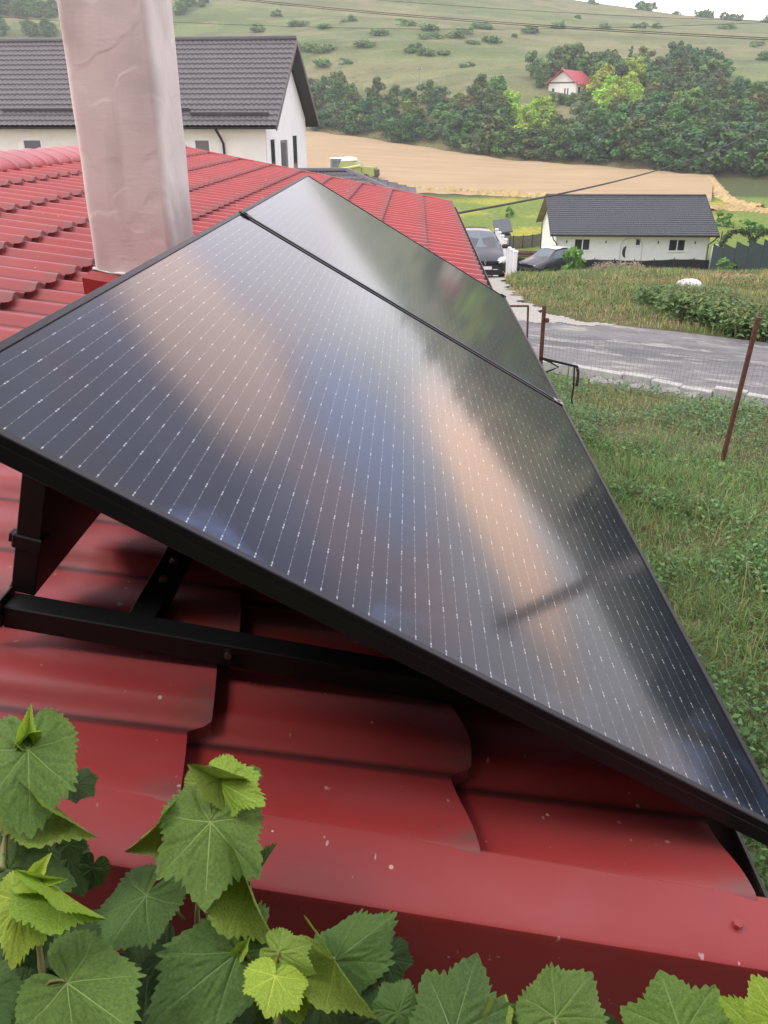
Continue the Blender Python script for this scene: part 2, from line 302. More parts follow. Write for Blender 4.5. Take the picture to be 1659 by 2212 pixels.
# solar laminate: UV in metres (u across, v along)
def solar():
    m = bpy.data.materials.new('solar_laminate'); m.use_nodes = True; t = m.node_tree; b = t.nodes['Principled BSDF']; nn = t.nodes.new; L = t.links.new
    uv = nn('ShaderNodeUVMap'); uv.uv_map = 'UVMap'; s = nn('ShaderNodeSeparateXYZ'); L(uv.outputs[0], s.inputs[0]); U, V = s.outputs[0], s.outputs[1]
    def mth(op, a, c=None, d=None):
        q = nn('ShaderNodeMath'); q.operation = op
        for i, z in enumerate((a, c, d)):
            if z is None: continue
            if isinstance(z, (int, float)): q.inputs[i].default_value = z
            else: L(z, q.inputs[i])
        return q.outputs[0]
    SPC = .0205
    uu = mth('SUBTRACT', U, .0169)
    k = mth('DIVIDE', uu, SPC); fr = mth('SUBTRACT', mth('FRACT', mth('ADD', k, .5)), .5)
    du = mth('MULTIPLY', mth('ABSOLUTE', fr), SPC)
    kid = mth('FLOOR', mth('ADD', k, .5))
    wire = mth('SUBTRACT', 1.0, mth('SMOOTHSTEP', du, 0, 1)) if False else mth('LESS_THAN', du, .00034)
    off = mth('MULTIPLY', mth('SINE', mth('MULTIPLY', kid, 12.9)), .003)
    vv = mth('ADD', mth('SUBTRACT', V, .0085), off)
    kv = mth('DIVIDE', vv, .0935); fv = mth('MULTIPLY', mth('ABSOLUTE', mth('SUBTRACT', mth('FRACT', mth('ADD', kv, .5)), .5)), .0935)
    ring = mth('LESS_THAN', mth('ABSOLUTE', mth('SUBTRACT', fv, .0035)), .0018)
    pad = mth('MULTIPLY', ring, mth('LESS_THAN', du, .0009))
    kv2 = mth('DIVIDE', vv, .0187); fv2 = mth('MULTIPLY', mth('ABSOLUTE', mth('SUBTRACT', mth('FRACT', mth('ADD', kv2, .5)), .5)), .0187)
    dot = mth('MULTIPLY', mth('LESS_THAN', fv2, .0007), mth('LESS_THAN', du, .0008))
    ins = mth('MULTIPLY', mth('GREATER_THAN', V, .004), mth('LESS_THAN', V, 1.69))
    ins = mth('MULTIPLY', ins, mth('MULTIPLY', mth('GREATER_THAN', U, .012), mth('LESS_THAN', U, 1.092)))
    # wires glint unevenly along their length
    nz = nn('ShaderNodeTexNoise'); nz.inputs['Scale'].default_value = 60; L(uv.outputs[0], nz.inputs[0])
    gl = mth('MULTIPLY', wire, mth('MULTIPLY_ADD', nz.outputs[0], .62, -.12))
    amt = mth('MINIMUM', mth('ADD', mth('ADD', gl, mth('MULTIPLY', pad, .6)), mth('MULTIPLY', dot, .3)), 1.0)
    amt = mth('MULTIPLY', amt, ins)
    # cells with fine fingers and gaps between cells
    gu = mth('LESS_THAN', mth('ABSOLUTE', mth('SUBTRACT', mth('FRACT', mth('DIVIDE', mth('SUBTRACT', U, .0066), .1845)), .5)), .493)
    gv = mth('LESS_THAN', mth('ABSOLUTE', mth('SUBTRACT', mth('FRACT', mth('ADD', kv, 0.0)), .5)), .488)
    cell = mth('MULTIPLY', gu, gv)
    cmx = nn('ShaderNodeMix'); cmx.data_type = 'RGBA'; L(cell, cmx.inputs[0]); cmx.inputs[6].default_value = (.011, .012, .015, 1); cmx.inputs[7].default_value = (.005, .0075, .017, 1)
    # dried dust film and smears, thickest near the lower rim
    n1 = nn('ShaderNodeTexNoise'); n1.inputs['Scale'].default_value = 5.5; n1.inputs['Detail'].default_value = 6; n1.inputs['Distortion'].default_value = 1.2; L(uv.outputs[0], n1.inputs[0])
    r1 = nn('ShaderNodeMapRange'); r1.inputs[1].default_value = .55; r1.inputs[2].default_value = .78; r1.inputs[4].default_value = .5; L(n1.outputs[0], r1.inputs[0])
    fade = nn('ShaderNodeMapRange'); fade.inputs[1].default_value = .02; fade.inputs[2].default_value = .22; fade.inputs[3].default_value = 1; fade.inputs[4].default_value = .06; L(V, fade.inputs[0])
    sm = mth('MULTIPLY', r1.outputs[0], fade.outputs[0])
    smx = nn('ShaderNodeMix'); smx.data_type = 'RGBA'; L(sm, smx.inputs[0]); L(cmx.outputs[2], smx.inputs[6]); smx.inputs[7].default_value = (.10, .15, .28, 1)
    wmx = nn('ShaderNodeMix'); wmx.data_type = 'RGBA'; L(amt, wmx.inputs[0]); L(smx.outputs[2], wmx.inputs[6]); wmx.inputs[7].default_value = (.66, .67, .7, 1)
    L(wmx.outputs[2], b.inputs['Base Color'])
    b.inputs['Specular IOR Level'].default_value = .02; b.inputs['Coat Weight'].default_value = .82; b.inputs['Coat Roughness'].default_value = .075; b.inputs['Coat IOR'].default_value = 1.45
    # prismatic solar glass: brushed streaks in the gloss
    ms = nn('ShaderNodeMapping'); ms.inputs['Scale'].default_value = (900, 30, 1); ms.inputs['Rotation'].default_value = (0, 0, .5); L(uv.outputs[0], ms.inputs[0])
    n4 = nn('ShaderNodeTexNoise'); n4.inputs['Scale'].default_value = 1; n4.inputs['Detail'].default_value = 2; L(ms.outputs[0], n4.inputs[0])
    rr = nn('ShaderNodeMapRange'); rr.inputs[3].default_value = .16; rr.inputs[4].default_value = .26; L(n4.outputs[0], rr.inputs[0]); L(rr.outputs[0], b.inputs['Roughness'])
    bp = nn('ShaderNodeBump'); bp.inputs['Distance'].default_value = .00008; bp.inputs['Strength'].default_value = .6; L(n4.outputs[0], bp.inputs['Height']); L(bp.outputs[0], b.inputs['Normal'])
    return m
M['solar'] = solar()
# ------------------------------------------------------------------ terrain
_py = np.array([-60, 0, 6, 10, 13, 20, 27, 34, 42, 50, 63, 72, 85, 100, 125, 400.])
_pz = np.array([-3.3, -3.35, -3.6, -3.85, -4.0, -4.2, -4.9, -5.7, -7.08, -8.35, -10.3, -11.35, -11.4, -11.0, -10.4, -10.4])
_fp = np.array([-900, 300, 700, 900, 1100, 1500, 1800, 2600, 5000.]); _fd = np.array([300, 300, 245, 220, 195, 166, 150, 140, 140.]); _fz = np.array([-1.5, -1.5, -3.2, -6.0, -8.1, -9.3, -9.8, -9.9, -9.9])
_cp = np.array([-900, 400, 900, 1250, 1450, 1659, 2100, 3000, 5000]); _ce = np.array([8.5, 8.2, 7.4, 6.1, 5.6, 5.3, 3.9, 3.5, 3.5])
def hillpar(x, y):
    px = PCX+FPX*x/np.maximum(y, 1)/CP
    return np.interp(px, _fp, _fd), np.interp(px, _fp, _fz), 480*np.tan(np.radians(np.interp(px, _cp, _ce)))
def T(x, y):
    x = np.asarray(x, float); y = np.asarray(y, float); x, y = np.broadcast_arrays(x, y)
    z = np.interp(y, _py, _pz)+.05*np.sin(x*.9+y*.5)*ss(6, 25, y)*(1-ss(200, 300, y))
    df, zf, zc = hillpar(x, y)
    t2 = np.clip((y-125)/np.maximum(df-125, 1), 0, 1); z = np.where(y > 125, -10.4+(zf+10.4)*t2**1.15, z)
    t = np.clip((y-df)/(480-df), 0, 3); tt = np.minimum(t, 1)
    hz = zf+(zc-zf)*tt**.8-ss(1, 2.2, t)*30
    hz = hz+ss(0, .15, t)*(1.3*np.sin(x*.03+2*np.sin(y*.012))*np.sin(y*.055+x*.008)+.7*np.abs(np.sin(y*.13+.01*x+1.5*np.sin(x*.02))))
    return np.where(y > df, hz, z)
def hit(px, py, y0=3.0, y1=700.0):                                    # where a sight line meets the ground
    d = ray(px, py); d = d/d[1]; ys = np.geomspace(y0, y1, 4000); P = ys[:, None]*d
    k = np.nonzero(P[:, 2] <= T(P[:, 0], ys))[0]
    return P[k[0]] if len(k) else P[-1]
def inpoly(x, y, poly):
    x = np.asarray(x); y = np.asarray(y); r = np.zeros(x.shape, bool); p = np.asarray(poly); n = len(p); j = n-1
    for i in range(n):
        c = ((p[i][1] > y) != (p[j][1] > y)) & (x < (p[j][0]-p[i][0])*(y-p[i][1])/(p[j][1]-p[i][1]+1e-12)+p[i][0]); r ^= c; j = i
    return r
_r = [hit(1171, 797)[:2], hit(1645, 873)[:2], hit(1112, 683)[:2], hit(1368, 705)[:2], hit(1659, 741)[:2]]
def lineext(a, b, t): return a+(b-a)*t
NE0, NE1 = lineext(_r[0], _r[1], -2.0), lineext(_r[0], _r[1], 6)
FE0, FE1 = lineext(_r[2], _r[4], -1.5), lineext(_r[2], _r[4], 5)
ROAD = np.array([NE0, NE1, FE1, FE0])
GR = np.array([hit(*q)[:2] for q in ((1330, 704), (1240, 690), (1180, 674), (1140, 655), (1108, 630), (1092, 606), (1088, 596), (1040, 596), (960, 600), (900, 640), (860, 690), (1060, 690))])
GR = np.vstack([GR, [lineext(_r[2], _r[4], -.02)+np.array([-.1, -.6])], [lineext(_r[2], _r[4], .36)+np.array([0, -.5])]])
# soft-edged ground colours (true soil, grass, stubble colours)
def ground_colour(x, y):
    n = np.sin(x*1.3+2*np.sin(y*.7))*np.sin(y*1.1+1.7*np.sin(x*.6)); n2 = np.sin(x*.23+y*.11)*np.sin(y*.31-x*.17)
    c = np.empty(x.shape+(3,)); c[:] = (.075, .095, .035)
    def mixc(col, k):
        k = np.clip(k, 0, 1)[..., None]; c[:] = c*(1-k)+np.array(col)*k
    mixc((.14, .12, .06), (.35+.35*n)*(y < 60))
    px = PCX+FPX*x/np.maximum(y*CP+5*SP, 1)
    dry = ss(20, 24, y)*(1-ss(40, 60, y)); mixc((.24, .19, .095), dry*(.62+.3*n))
    gd = ss(60, 75, y)*(1-ss(128, 132, y)); mixc((.16, .22, .045), gd); mixc((.34, .32, .05), gd*ss(.15, .6, n2+.3*n)*.8)
    df, zf, zc = hillpar(x, y)
    h = ss(0, 12, y-df); mixc((.22, .20, .09), ss(-3, 0, y-df)); mixc((.15, .20, .07), h); n3 = np.sin(y*.055+x*.008+2*np.sin(x*.02))*.5+.5; n4 = np.sin(y*.13+.01*x+1.5*np.sin(x*.02))
    mixc((.245, .225, .115), h*n3*.75); mixc((.10, .135, .055), h*ss(.2, .8, n2)*.6); mixc((.10, .125, .05), h*ss(.35, .9, n4)*.55); mixc((.19, .16, .09), h*ss(.5, 1, -n4)*.4)
    mixc((.045, .07, .032), ss(1760, 2000, px)*ss(30, 60, y))
    return c
ux = np.concatenate([np.linspace(-1.6, -.62, 24)[:-1], np.linspace(-.62, .95, 230), np.linspace(.95, 2.2, 40)[1:]])
yy = np.concatenate([np.linspace(-30, 4, 10), np.geomspace(4.3, 760, 330)])
Yg, Ug = np.meshgrid(yy, ux, indexing='ij'); Xg = Ug*(np.maximum(Yg, 0)+12)
Zg = T(Xg, Yg)
inr = inpoly(Xg, Yg, ROAD)
Zt = Zg-.10*np.where(inr | inpoly(Xg, Yg, GR), 1, 0)
cols = ground_colour(Xg, Yg)
b = MB(); b.grid(np.stack([Xg, Yg, Zt], -1), flip=True)
def gmat(name, **kw):
    return mat(name, (.1, .1, .05), .95, spec=.15, tint=True, **kw)
gm = gmat('ground_cover', var=.3, vscale=2.2, bump=.03, bscale=9)
t = gm.node_tree; pb_ = t.nodes['Principled BSDF']; src = pb_.inputs['Base Color'].links[0].from_socket; co = t.nodes.new('ShaderNodeTexCoord')
for sc, st, lo, hi, colr, amt in ((.05, (.5, 1.6, 2), .5, .68, (.085, .115, .05), .6), (.16, (.35, 1.4, 2), .54, .66, (.28, .24, .14), .55), (.35, (.8, 1.2, 1), .60, .68, (.06, .085, .04), .6), (.9, (1, 1, 1), .58, .7, (.10, .13, .06), .5)):
    n = t.nodes.new('ShaderNodeTexNoise'); n.inputs['Scale'].default_value = sc; n.inputs['Detail'].default_value = 5; mpn = t.nodes.new('ShaderNodeMapping'); mpn.inputs['Scale'].default_value = st
    t.links.new(co.outputs['Object'], mpn.inputs[0]); t.links.new(mpn.outputs[0], n.inputs[0]); r = t.nodes.new('ShaderNodeMapRange'); r.inputs[1].default_value = lo; r.inputs[2].default_value = hi; r.inputs[4].default_value = amt; t.links.new(n.outputs[0], r.inputs[0])
    hm_ = t.nodes.new('ShaderNodeAttribute'); hm_.attribute_name = 'hillside'; ml = t.nodes.new('ShaderNodeMath'); ml.operation = 'MULTIPLY'; t.links.new(r.outputs[0], ml.inputs[0]); t.links.new(hm_.outputs['Fac'], ml.inputs[1])
    x = t.nodes.new('ShaderNodeMix'); x.data_type = 'RGBA'; x.inputs[7].default_value = (*colr, 1); t.links.new(ml.outputs[0], x.inputs[0]); t.links.new(src, x.inputs[6]); src = x.outputs[2]
t.links.new(src, pb_.inputs['Base Color'])
go = b.build('ground', gm, smooth=True)
a = go.data.attributes.new('hillside', 'FLOAT', 'POINT'); a.data.foreach_set('value', ss(0, 15, Yg-hillpar(Xg, Yg)[0]).astype(np.float32).ravel()); tag(go, kind='structure')
a = go.data.attributes.new('tint', 'FLOAT_COLOR', 'POINT'); a.data.foreach_set('color', np.hstack([cols.reshape(-1, 3), np.ones((cols.size//3, 1))]).astype(np.float32).ravel())
def sheet(name, poly4, nu, nv, m, dz=0.0):                            # a draped four-sided sheet
    p = np.asarray(poly4, float); u, v = np.meshgrid(np.linspace(0, 1, nu), np.linspace(0, 1, nv), indexing='ij')
    P = (p[0]*((1-u)*(1-v))[..., None]+p[1]*(u*(1-v))[..., None]+p[2]*(u*v)[..., None]+p[3]*((1-u)*v)[..., None])
    b = MB(); b.grid(np.dstack([P, T(P[..., 0], P[..., 1])+dz]), flip=False); o = b.build(name, m, smooth=True); tag(o, kind='structure'); return o
rd = (FE1-FE0)/np.linalg.norm(FE1-FE0)
rang = math.atan2(rd[1], rd[0])
def asphalt():
    m = mat('asphalt', (.175, .17, .165), .9, .12, 6, .004, 90)
    t = m.node_tree; b = t.nodes['Principled BSDF']; nn = t.nodes.new; L = t.links.new; src = b.inputs['Base Color'].links[0].from_socket
    co = nn('ShaderNodeTexCoord'); mpn = nn('ShaderNodeMapping'); mpn.vector_type = 'TEXTURE'; mpn.inputs['Rotation'].default_value = (0, 0, rang); L(co.outputs['Object'], mpn.inputs[0])
    m2 = nn('ShaderNodeMapping'); m2.inputs['Scale'].default_value = (.5, 1.7, 1); L(mpn.outputs[0], m2.inputs[0])
    for sc, lo, hi, col, amt in ((.8, .48, .6, (.095, .097, .105), .8), (1.7, .54, .6, (.33, .32, .285), .8), (6, .56, .66, (.075, .075, .08), .6), (13, .6, .66, (.32, .31, .28), .5)):
        n = nn('ShaderNodeTexNoise'); n.inputs['Scale'].default_value = sc; n.inputs['Detail'].default_value = 6; n.inputs['Roughness'].default_value = .65; L(m2.outputs[0], n.inputs[0])
        r = nn('ShaderNodeMapRange'); r.inputs[1].default_value = lo; r.inputs[2].default_value = hi; r.inputs[4].default_value = amt; L(n.outputs[0], r.inputs[0])
        x = nn('ShaderNodeMix'); x.data_type = 'RGBA'; x.inputs[7].default_value = (*col, 1); L(r.outputs[0], x.inputs[0]); L(src, x.inputs[6]); src = x.outputs[2]
    L(src, b.inputs['Base Color']); return m
sheet('road', [NE0, NE1, FE1, FE0], 120, 24, asphalt(), .004)
# gravel drive: a polygon triangulated on a fine grid
gx, gy = np.meshgrid(np.arange(-3, 12, .08), np.arange(16, 44, .10), indexing='ij')
ins = inpoly(gx+.10*np.sin(gy*5.1)+.12*np.sin(gy*2.3), gy+.10*np.sin(gx*6)+.06*np.sin(gx*17+gy*3), GR)
b = MB(); V = np.stack([gx, gy, T(gx, gy)+.012], -1); ny_ = gx.shape[1]
F = [(i*ny_+j, (i+1)*ny_+j, (i+1)*ny_+j+1, i*ny_+j+1) for i in range(gx.shape[0]-1) for j in range(ny_-1) if ins[i, j] and ins[i+1, j] and ins[i+1, j+1] and ins[i, j+1]]
b.add(V.reshape(-1, 3), F); tag(b.build('gravel_drive', mat('gravel', (.36, .34, .30), .95, .3, 25, .02, 30)), kind='structure')
# wheat field (cut and standing) as a draped sheet, far side raised to crop height
def fieldP(px, y):
    x = xat(px, y, -7); return x
uu = np.linspace(0, 1, 150); fx = []
fr_front = np.interp(np.linspace(350, 1545, 150), [350, 760, 1150, 1500, 1545], [140, 138, 130, 124, 124])
pxs = np.linspace(350, 1545, 150); vv = np.linspace(0, 1, 60)
G = np.zeros((150, 60, 3))
for i, p in enumerate(pxs):
    df = np.interp(p, _fp, _fd)-2+1.5*math.sin(p*.05)
    y = fr_front[i]+.6*math.sin(p*.11)+(df-fr_front[i])*vv; x = (p-PCX)/FPX*(y*CP+7*SP)
    G[i, :, 0] = x; G[i, :, 1] = y; G[i, :, 2] = T(x, y)+.05+.5*ss(0, .04, vv)*(1-ss(.985, 1, vv))
b = MB(); b.grid(G, flip=True)
tag(b.build('wheat_field', mat('ripe_wheat', (.39, .275, .15), .95, .16, .12, .35, 1.4, col2=(.47, .34, .19), stretch=(.6, 2.2, 1)), smooth=True), kind='structure')
# ------------------------------------------------------------------ the red-roofed house we look along
house = thing('red_roof_house', 'house with the wet-red metal tile roof that fills the foreground under the solar panels', 'house', RF(-2.6, 5.4, 0)*np.array([1, 1, 0])+np.array([0, 0, -3.5]), YAW)
PER, CREASE0, STEP0, STEP, SH = .179, .8428, .213, .350, .021
Y0, Y1 = .660, 10.08
S_RIDGE, S_EAVE = -2.62, STEP0+STEP-.012
def wave(ph):
    return np.where(ph < .24, .5-.5*np.cos(np.pi*ph/.24), .5+.5*np.cos(np.pi*(ph-.24)/.76))
nper = 18
ph = np.concatenate([np.linspace(0, .06, 4)[:-1], np.linspace(.06, .24, 6)[:-1], np.linspace(.24, .94, 12)[:-1], np.linspace(.94, 1, 4)[:-1]])
k0 = math.floor((Y0-CREASE0)/PER); ks = np.arange(k0, math.ceil((Y1-CREASE0)/PER)+1)
Ys = (CREASE0+(ks[:, None]+ph[None])*PER).ravel(); Ys = Ys[(Ys > Y0) & (Ys < Y1)]; Ys = np.concatenate([[Y0], Ys, [Y1]])
PH = ((Ys-CREASE0)/PER) % 1.0
def roof_h(P): return -.022+.028*wave(P)
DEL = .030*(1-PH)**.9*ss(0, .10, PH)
nst = int(math.ceil((S_EAVE-S_RIDGE)/STEP))
rows = []; wear = []; crease_shade = []
for k in range(nst-1, -1, -1):
    e1 = S_EAVE-k*STEP; e0 = e1-STEP
    ts = [0.0, .06, .3, .6, .85, .95, 1.0]
    lip = k % 1 == 0
    for t in ts:
        S = e0+t*STEP+DEL*(1 if k else 1-.75*t)
        if e0 < S_RIDGE: S = np.maximum(S, S_RIDGE)
        rows.append((S, roof_h(PH)+SH*t))
        wear.append(np.clip(ss(.80, 1, t)*ss(.03, .12, PH)*(1-ss(.2, .5, PH))*1.7, 0, 1)+0*PH)
        crease_shade.append(np.clip(.95*np.exp(-((PH-.015)/.03)**2)+.75*np.exp(-((PH-.99)/.025)**2)+.4*(1-ss(0, .08, t)), 0, 1))  # shade painted dark into wave creases and around the step lips
    rows.append((e1+DEL*(1 if k else .25)-.004, roof_h(PH)+SH*.35)); wear.append(0*PH); crease_shade.append(.6+0*PH)
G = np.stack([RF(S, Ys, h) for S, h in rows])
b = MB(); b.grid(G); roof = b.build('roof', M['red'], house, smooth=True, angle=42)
for nm, arr in (('wear', wear), ('crease_shade', crease_shade)):
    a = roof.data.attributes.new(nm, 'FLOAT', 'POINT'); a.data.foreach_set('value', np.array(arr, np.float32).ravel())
# the far slope beyond the ridge
ridgeP = RF(S_RIDGE, np.array([Y0, Y1]), 0.0)
b = MB(); q = np.stack([ridgeP, ridgeP+np.array([-3.2*cy_, -3.2*sy_, -.62])]); b.prism([q[0, 0], q[0, 1], q[1, 1], q[1, 0]], (0, 0, -.03)); b.build('far_slope', M['redplain'], roof)
# ridge cap: overlapping half-round caps with rings
b = MB(); NA = 12
Yc = np.arange(.62, 10.1, .02); ringph = ((Yc-.62) % .235)
rad = .118+.010*np.exp(-((ringph-.12)/.018)**2)+.008*np.exp(-((((Yc-.62) % 1.9)-.03)/.02)**2)
th = np.linspace(-.12*np.pi, 1.12*np.pi, NA*2)
CS, Ch = S_RIDGE+.015, .008
G = np.stack([np.stack([RF(CS-r*np.cos(t)*1.12, y, Ch+r*np.sin(t)*.46+(.2*r*np.cos(t) if np.cos(t) > 0 else 0)) for t in th]) for y, r in zip(Yc, rad)])
b.grid(G, flip=True); b.build('ridge_cap', M['redplain'], roof, smooth=True, angle=50)
# gable trim along the near edge: top flange, front face, return
def profile_strip(name, pts, S0, S1, m, parent, n=30, wob=0.0):      # pts: (Y, h) profile run along the slope
    Ss = np.linspace(S0, S1, n); G = np.stack([RF(Ss, y+0*Ss, h+wob*np.sin(Ss*7)*i/len(pts)) for i, (y, h) in enumerate(pts)])
    b = MB(); b.grid(G, flip=True); return b.build(name, m, parent, smooth=True, angle=25)
trim = profile_strip('verge_trim', [(.706, .012), (.705, .0225), (.702, .0240), (.698, .0235), (.66, .016), (.624, .009), (.619, .006), (.617, 0), (.617, -.168), (.619, -.172), (.64, -.174), (.642, -.19)], S_RIDGE, S_EAVE+.025, M['redplain'], house, 40)
profile_strip('far_verge_trim', [(10.10, -.16), (10.10, .02), (10.02, .024), (10.01, .01)], S_RIDGE, S_EAVE+.02, M['redplain'], house, 12)
def rframe():                                                         # local axes of the roof in world
    s = RF(1, 0, 0)-RF(0, 0, 0); y = RF(0, 1, 0)-RF(0, 0, 0); n = RF(0, 0, 1)-RF(0, 0, 0); return np.stack([s, y, n], 1)
RR = rframe()
def screw(S, Y, h):
    b = MB(); c = RF(S, Y, h); ax = RR[:, 2]
    b.tube([c, c+ax*.0022], [.0115, .0105], 14); b.tube([c+ax*.0022, c+ax*.0035], [.0085, .008], 12); b.tube([c+ax*.0035, c+ax*.0095], .0056, 6)
    b.build('screw', M['redplain'], roof)
def Sof(px, py, h): d = ray(px, py); n = RR[:, 2]; t = (h-RC)/(n @ d); P = d*t; Q = RR.T @ P; return Q[0], Q[1]
for px, py, h in ((1588, 2006, .012), (1058, 1866, -.008), (312, 1790, -.008), (457, 1766, 0.006)):
    S_, Y_ = Sof(px, py, h); screw(S_, Y_, h)
for k in range(1, 12): screw(S_EAVE-.07, CREASE0+PER*(k*4+.75), -.008)
# walls under the roof
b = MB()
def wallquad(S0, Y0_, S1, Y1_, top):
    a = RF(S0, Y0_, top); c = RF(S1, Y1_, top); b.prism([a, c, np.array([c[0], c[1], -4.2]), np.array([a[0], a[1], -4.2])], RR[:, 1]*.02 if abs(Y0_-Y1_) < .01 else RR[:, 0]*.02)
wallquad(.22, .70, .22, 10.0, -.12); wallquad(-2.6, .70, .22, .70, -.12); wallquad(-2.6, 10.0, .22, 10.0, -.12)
b.build('wall', M['soffit'], house)  # brown picked dark to carry the shade under the near trim
# gutter along the eave
Yg_ = np.linspace(.60, 10.12, 30); th = np.linspace(-.15, math.pi+.15, 11)
def gut(r, lip): return np.stack([RF(S_EAVE+.040-r*np.cos(t), Yg_, -.050-r*np.sin(t)) for t in th])
b = MB(); b.grid(gut(.034, 0)); b.grid(gut(.031, 0), flip=True)
for e in (0, -1): b.add(gut(.033, 0)[:, e], [tuple(range(len(th)))])
b.tube(RF(S_EAVE+.074, Yg_, -.046), .004, 6)
gt = b.build('gutter', M['brown'], house, smooth=True, angle=40)
# chimney
CHX0, CHX1, CHY0, CHY1 = -1.030, -.742, 3.03, 3.40
ztop, zbot = .95, -.95
def rrect(x0, x1, y0, y1, r, n=5, seg=26):
    P = []
    for cx, cy, a in ((x1-r, y0+r, -90), (x1-r, y1-r, 0), (x0+r, y1-r, 90), (x0+r, y0+r, 180)):
        for i in range(n): t = math.radians(a+90*i/(n-1)); P.append((cx+r*math.cos(t), cy+r*math.sin(t)))
    P = np.array(P); out = []
    for i in range(len(P)):
        q = P[(i+1) % len(P)]; d = np.linalg.norm(q-P[i]); k = max(1, int(d/.02)); out += [P[i]+(q-P[i])*j/k for j in range(k)]
    return np.array(out)
ring = rrect(CHX0, CHX1, CHY0, CHY1, .024); zs = np.arange(zbot, ztop, .02)
G = np.zeros((len(zs), len(ring)+1, 3)); rc = np.vstack([ring, ring[:1]]); ctr = rc.mean(0)
for i, z in enumerate(zs):
    d = rc-ctr; wob = 1+.004*np.sin(z*9+rc[:, 0]*21+rc[:, 1]*13)+.004*np.sin(z*23+rc[:, 1]*37+rc[:, 0]*11)+.003*np.sin(z*3.1)
    G[i, :, :2] = ctr+d*wob[:, None]; G[i, :, 2] = z
b = MB(); b.grid(G, flip=False); b.add(G[-1, :-1], [tuple(range(len(ring)))])
chim = b.build('chimney', M['plaster'], house, smooth=True, angle=60)
b = MB(); b.box(((CHX0+CHX1)/2, (CHY0+CHY1)/2, ztop+.03), (.42, .50, .07), bev=.01); b.build('chimney_cap', M['concrete'], chim)
# folded red flashing and mortar fillet round the chimney foot
b = MB()
pf = RF(0, 0, 0)
def roofz(x, y): P = np.array([x, y, 0.]); n = RR[:, 2]; return (-(RC)-n[0]*x-n[1]*y)/n[2]
fx0, fx1, fy0, fy1 = CHX0-.03, CHX1+.05, CHY0-.05, CHY1+.05
for (xa, ya, xb, yb) in ((fx0, fy0, fx1, fy0), (fx1, fy0, fx1, fy1), (fx1, fy1, fx0, fy1), (fx0, fy1, fx0, fy0)):
    za, zb = roofz(xa, ya), roofz(xb, yb); b.add([(xa, ya, za-.05), (xb, yb, zb-.05), (xb, yb, zb+.055), (xa, ya, za+.055)], [(0, 1, 2, 3)])
    xc, yc = (xa+xb)/2, (ya+yb)/2; ix = lambda x, y: (x+(ctr[0]-x)*.14, y+(ctr[1]-y)*.14)
    p, q = ix(xa, ya), ix(xb, yb); b.add([(xa, ya, za+.055), (xb, yb, zb+.055), (*q, zb+.075), (*p, za+.075)], [(0, 1, 2, 3)])
b.build('flashing', M['redplain'], chim)
b = MB()
base = rrect(CHX0-.008, CHX1+.008, CHY0-.008, CHY1+.008, .03); base = np.vstack([base, base[:1]])
b.tube([(x, y, roofz(x, y)+.080+.003*math.sin(i*1.1)+.003*math.sin(i*.43)) for i, (x, y) in enumerate(base)], [.005+.002*math.sin(i*2.3)+.002*math.sin(i*.9) for i in range(len(base))], 6)
b.build('mortar_fillet', M['plaster'], chim, smooth=True)
# ------------------------------------------------------------------ solar panels and the tilt frame
PA = rz([-.492, .770, -.239]); PW = rz([.86371, .00767, -.50393]); PU = rz([-.00784, .99997, .00178]); PN = np.cross(PW, PU)
PW, PU, PN = PW/np.linalg.norm(PW), PU/np.linalg.norm(PU), PN/np.linalg.norm(PN)
def PP(a, u, n=0.0): return PA+PW*a+PU*u+PN*n
W_, L_ = 1.134, 1.722
def panel(u0, label):
    c = PP(W_/2, u0+L_/2, -.03); t = thing('solar_panel', label, 'solar panel', c, 0, 'black framed solar panels')
    Rm = np.stack([PW, PU, PN], 1)
    lip = .011
    for (a0, a1, v0, v1) in ((0, W_, 0, lip), (0, W_, L_-lip, L_), (0, lip, lip, L_-lip), (W_-lip, W_, lip, L_-lip)):
        pass
    # frame ring: top lip, outer wall with two fine grooves, bottom flange, mitred at the corners
    prof = [(.011, -.0030), (.011, 0.0), (.0012, 0.0), (0, -.0012), (0, -.0105), (.0008, -.0112), (0, -.0119), (0, -.0290), (.001, -.030), (.026, -.030)]
    b = MB(); G = []
    for ins_, h in prof:
        G.append(np.stack([PP(ins_, u0+ins_, h), PP(W_-ins_, u0+ins_, h), PP(W_-ins_, u0+L_-ins_, h), PP(ins_, u0+L_-ins_, h), PP(ins_, u0+ins_, h)]))
    b.grid(np.stack(G), flip=False)
    b.build('frame', M['black'], t)
    b = MB(); b.add([PP(.010, u0+.010, -.0022), PP(W_-.010, u0+.010, -.0022), PP(W_-.010, u0+L_-.010, -.0022), PP(.010, u0+L_-.010, -.0022)], [(0, 1, 2, 3)])
    g = b.build('glass_laminate', M['solar'], t); uvl = g.data.uv_layers.new(name='UVMap')
    for li, (q, r) in zip(range(4), ((0, 0), (1.114, 0), (1.114, 1.702), (0, 1.702))): uvl.data[li].uv = (q, r)
    b = MB(); b.add([PP(.010, u0+.010, -.007), PP(W_-.010, u0+.010, -.007), PP(W_-.010, u0+L_-.010, -.007), PP(.010, u0+L_-.010, -.007)], [(3, 2, 1, 0)]); b.build('back_sheet', M['blackrail'], t)
    return t
panel(0, 'nearer solar panel with dusty smears along its lower front rim'); panel(L_+.02, 'farther solar panel beyond the clamped gap, greener with reflected hillside')
mf = thing('tilt_frame', 'black metal tilt frame holding the panels above the red roof', 'mounting frame', RF(-.2, .99, 0.02), 0)
def rbox(name, S, Y, h, dS, dY, dh, m, parent=mf, bev=.002):
    b = MB(); b.box(RF(S, Y, h), (dS, dY, dh), RR, bev=bev); return b.build(name, m, parent)
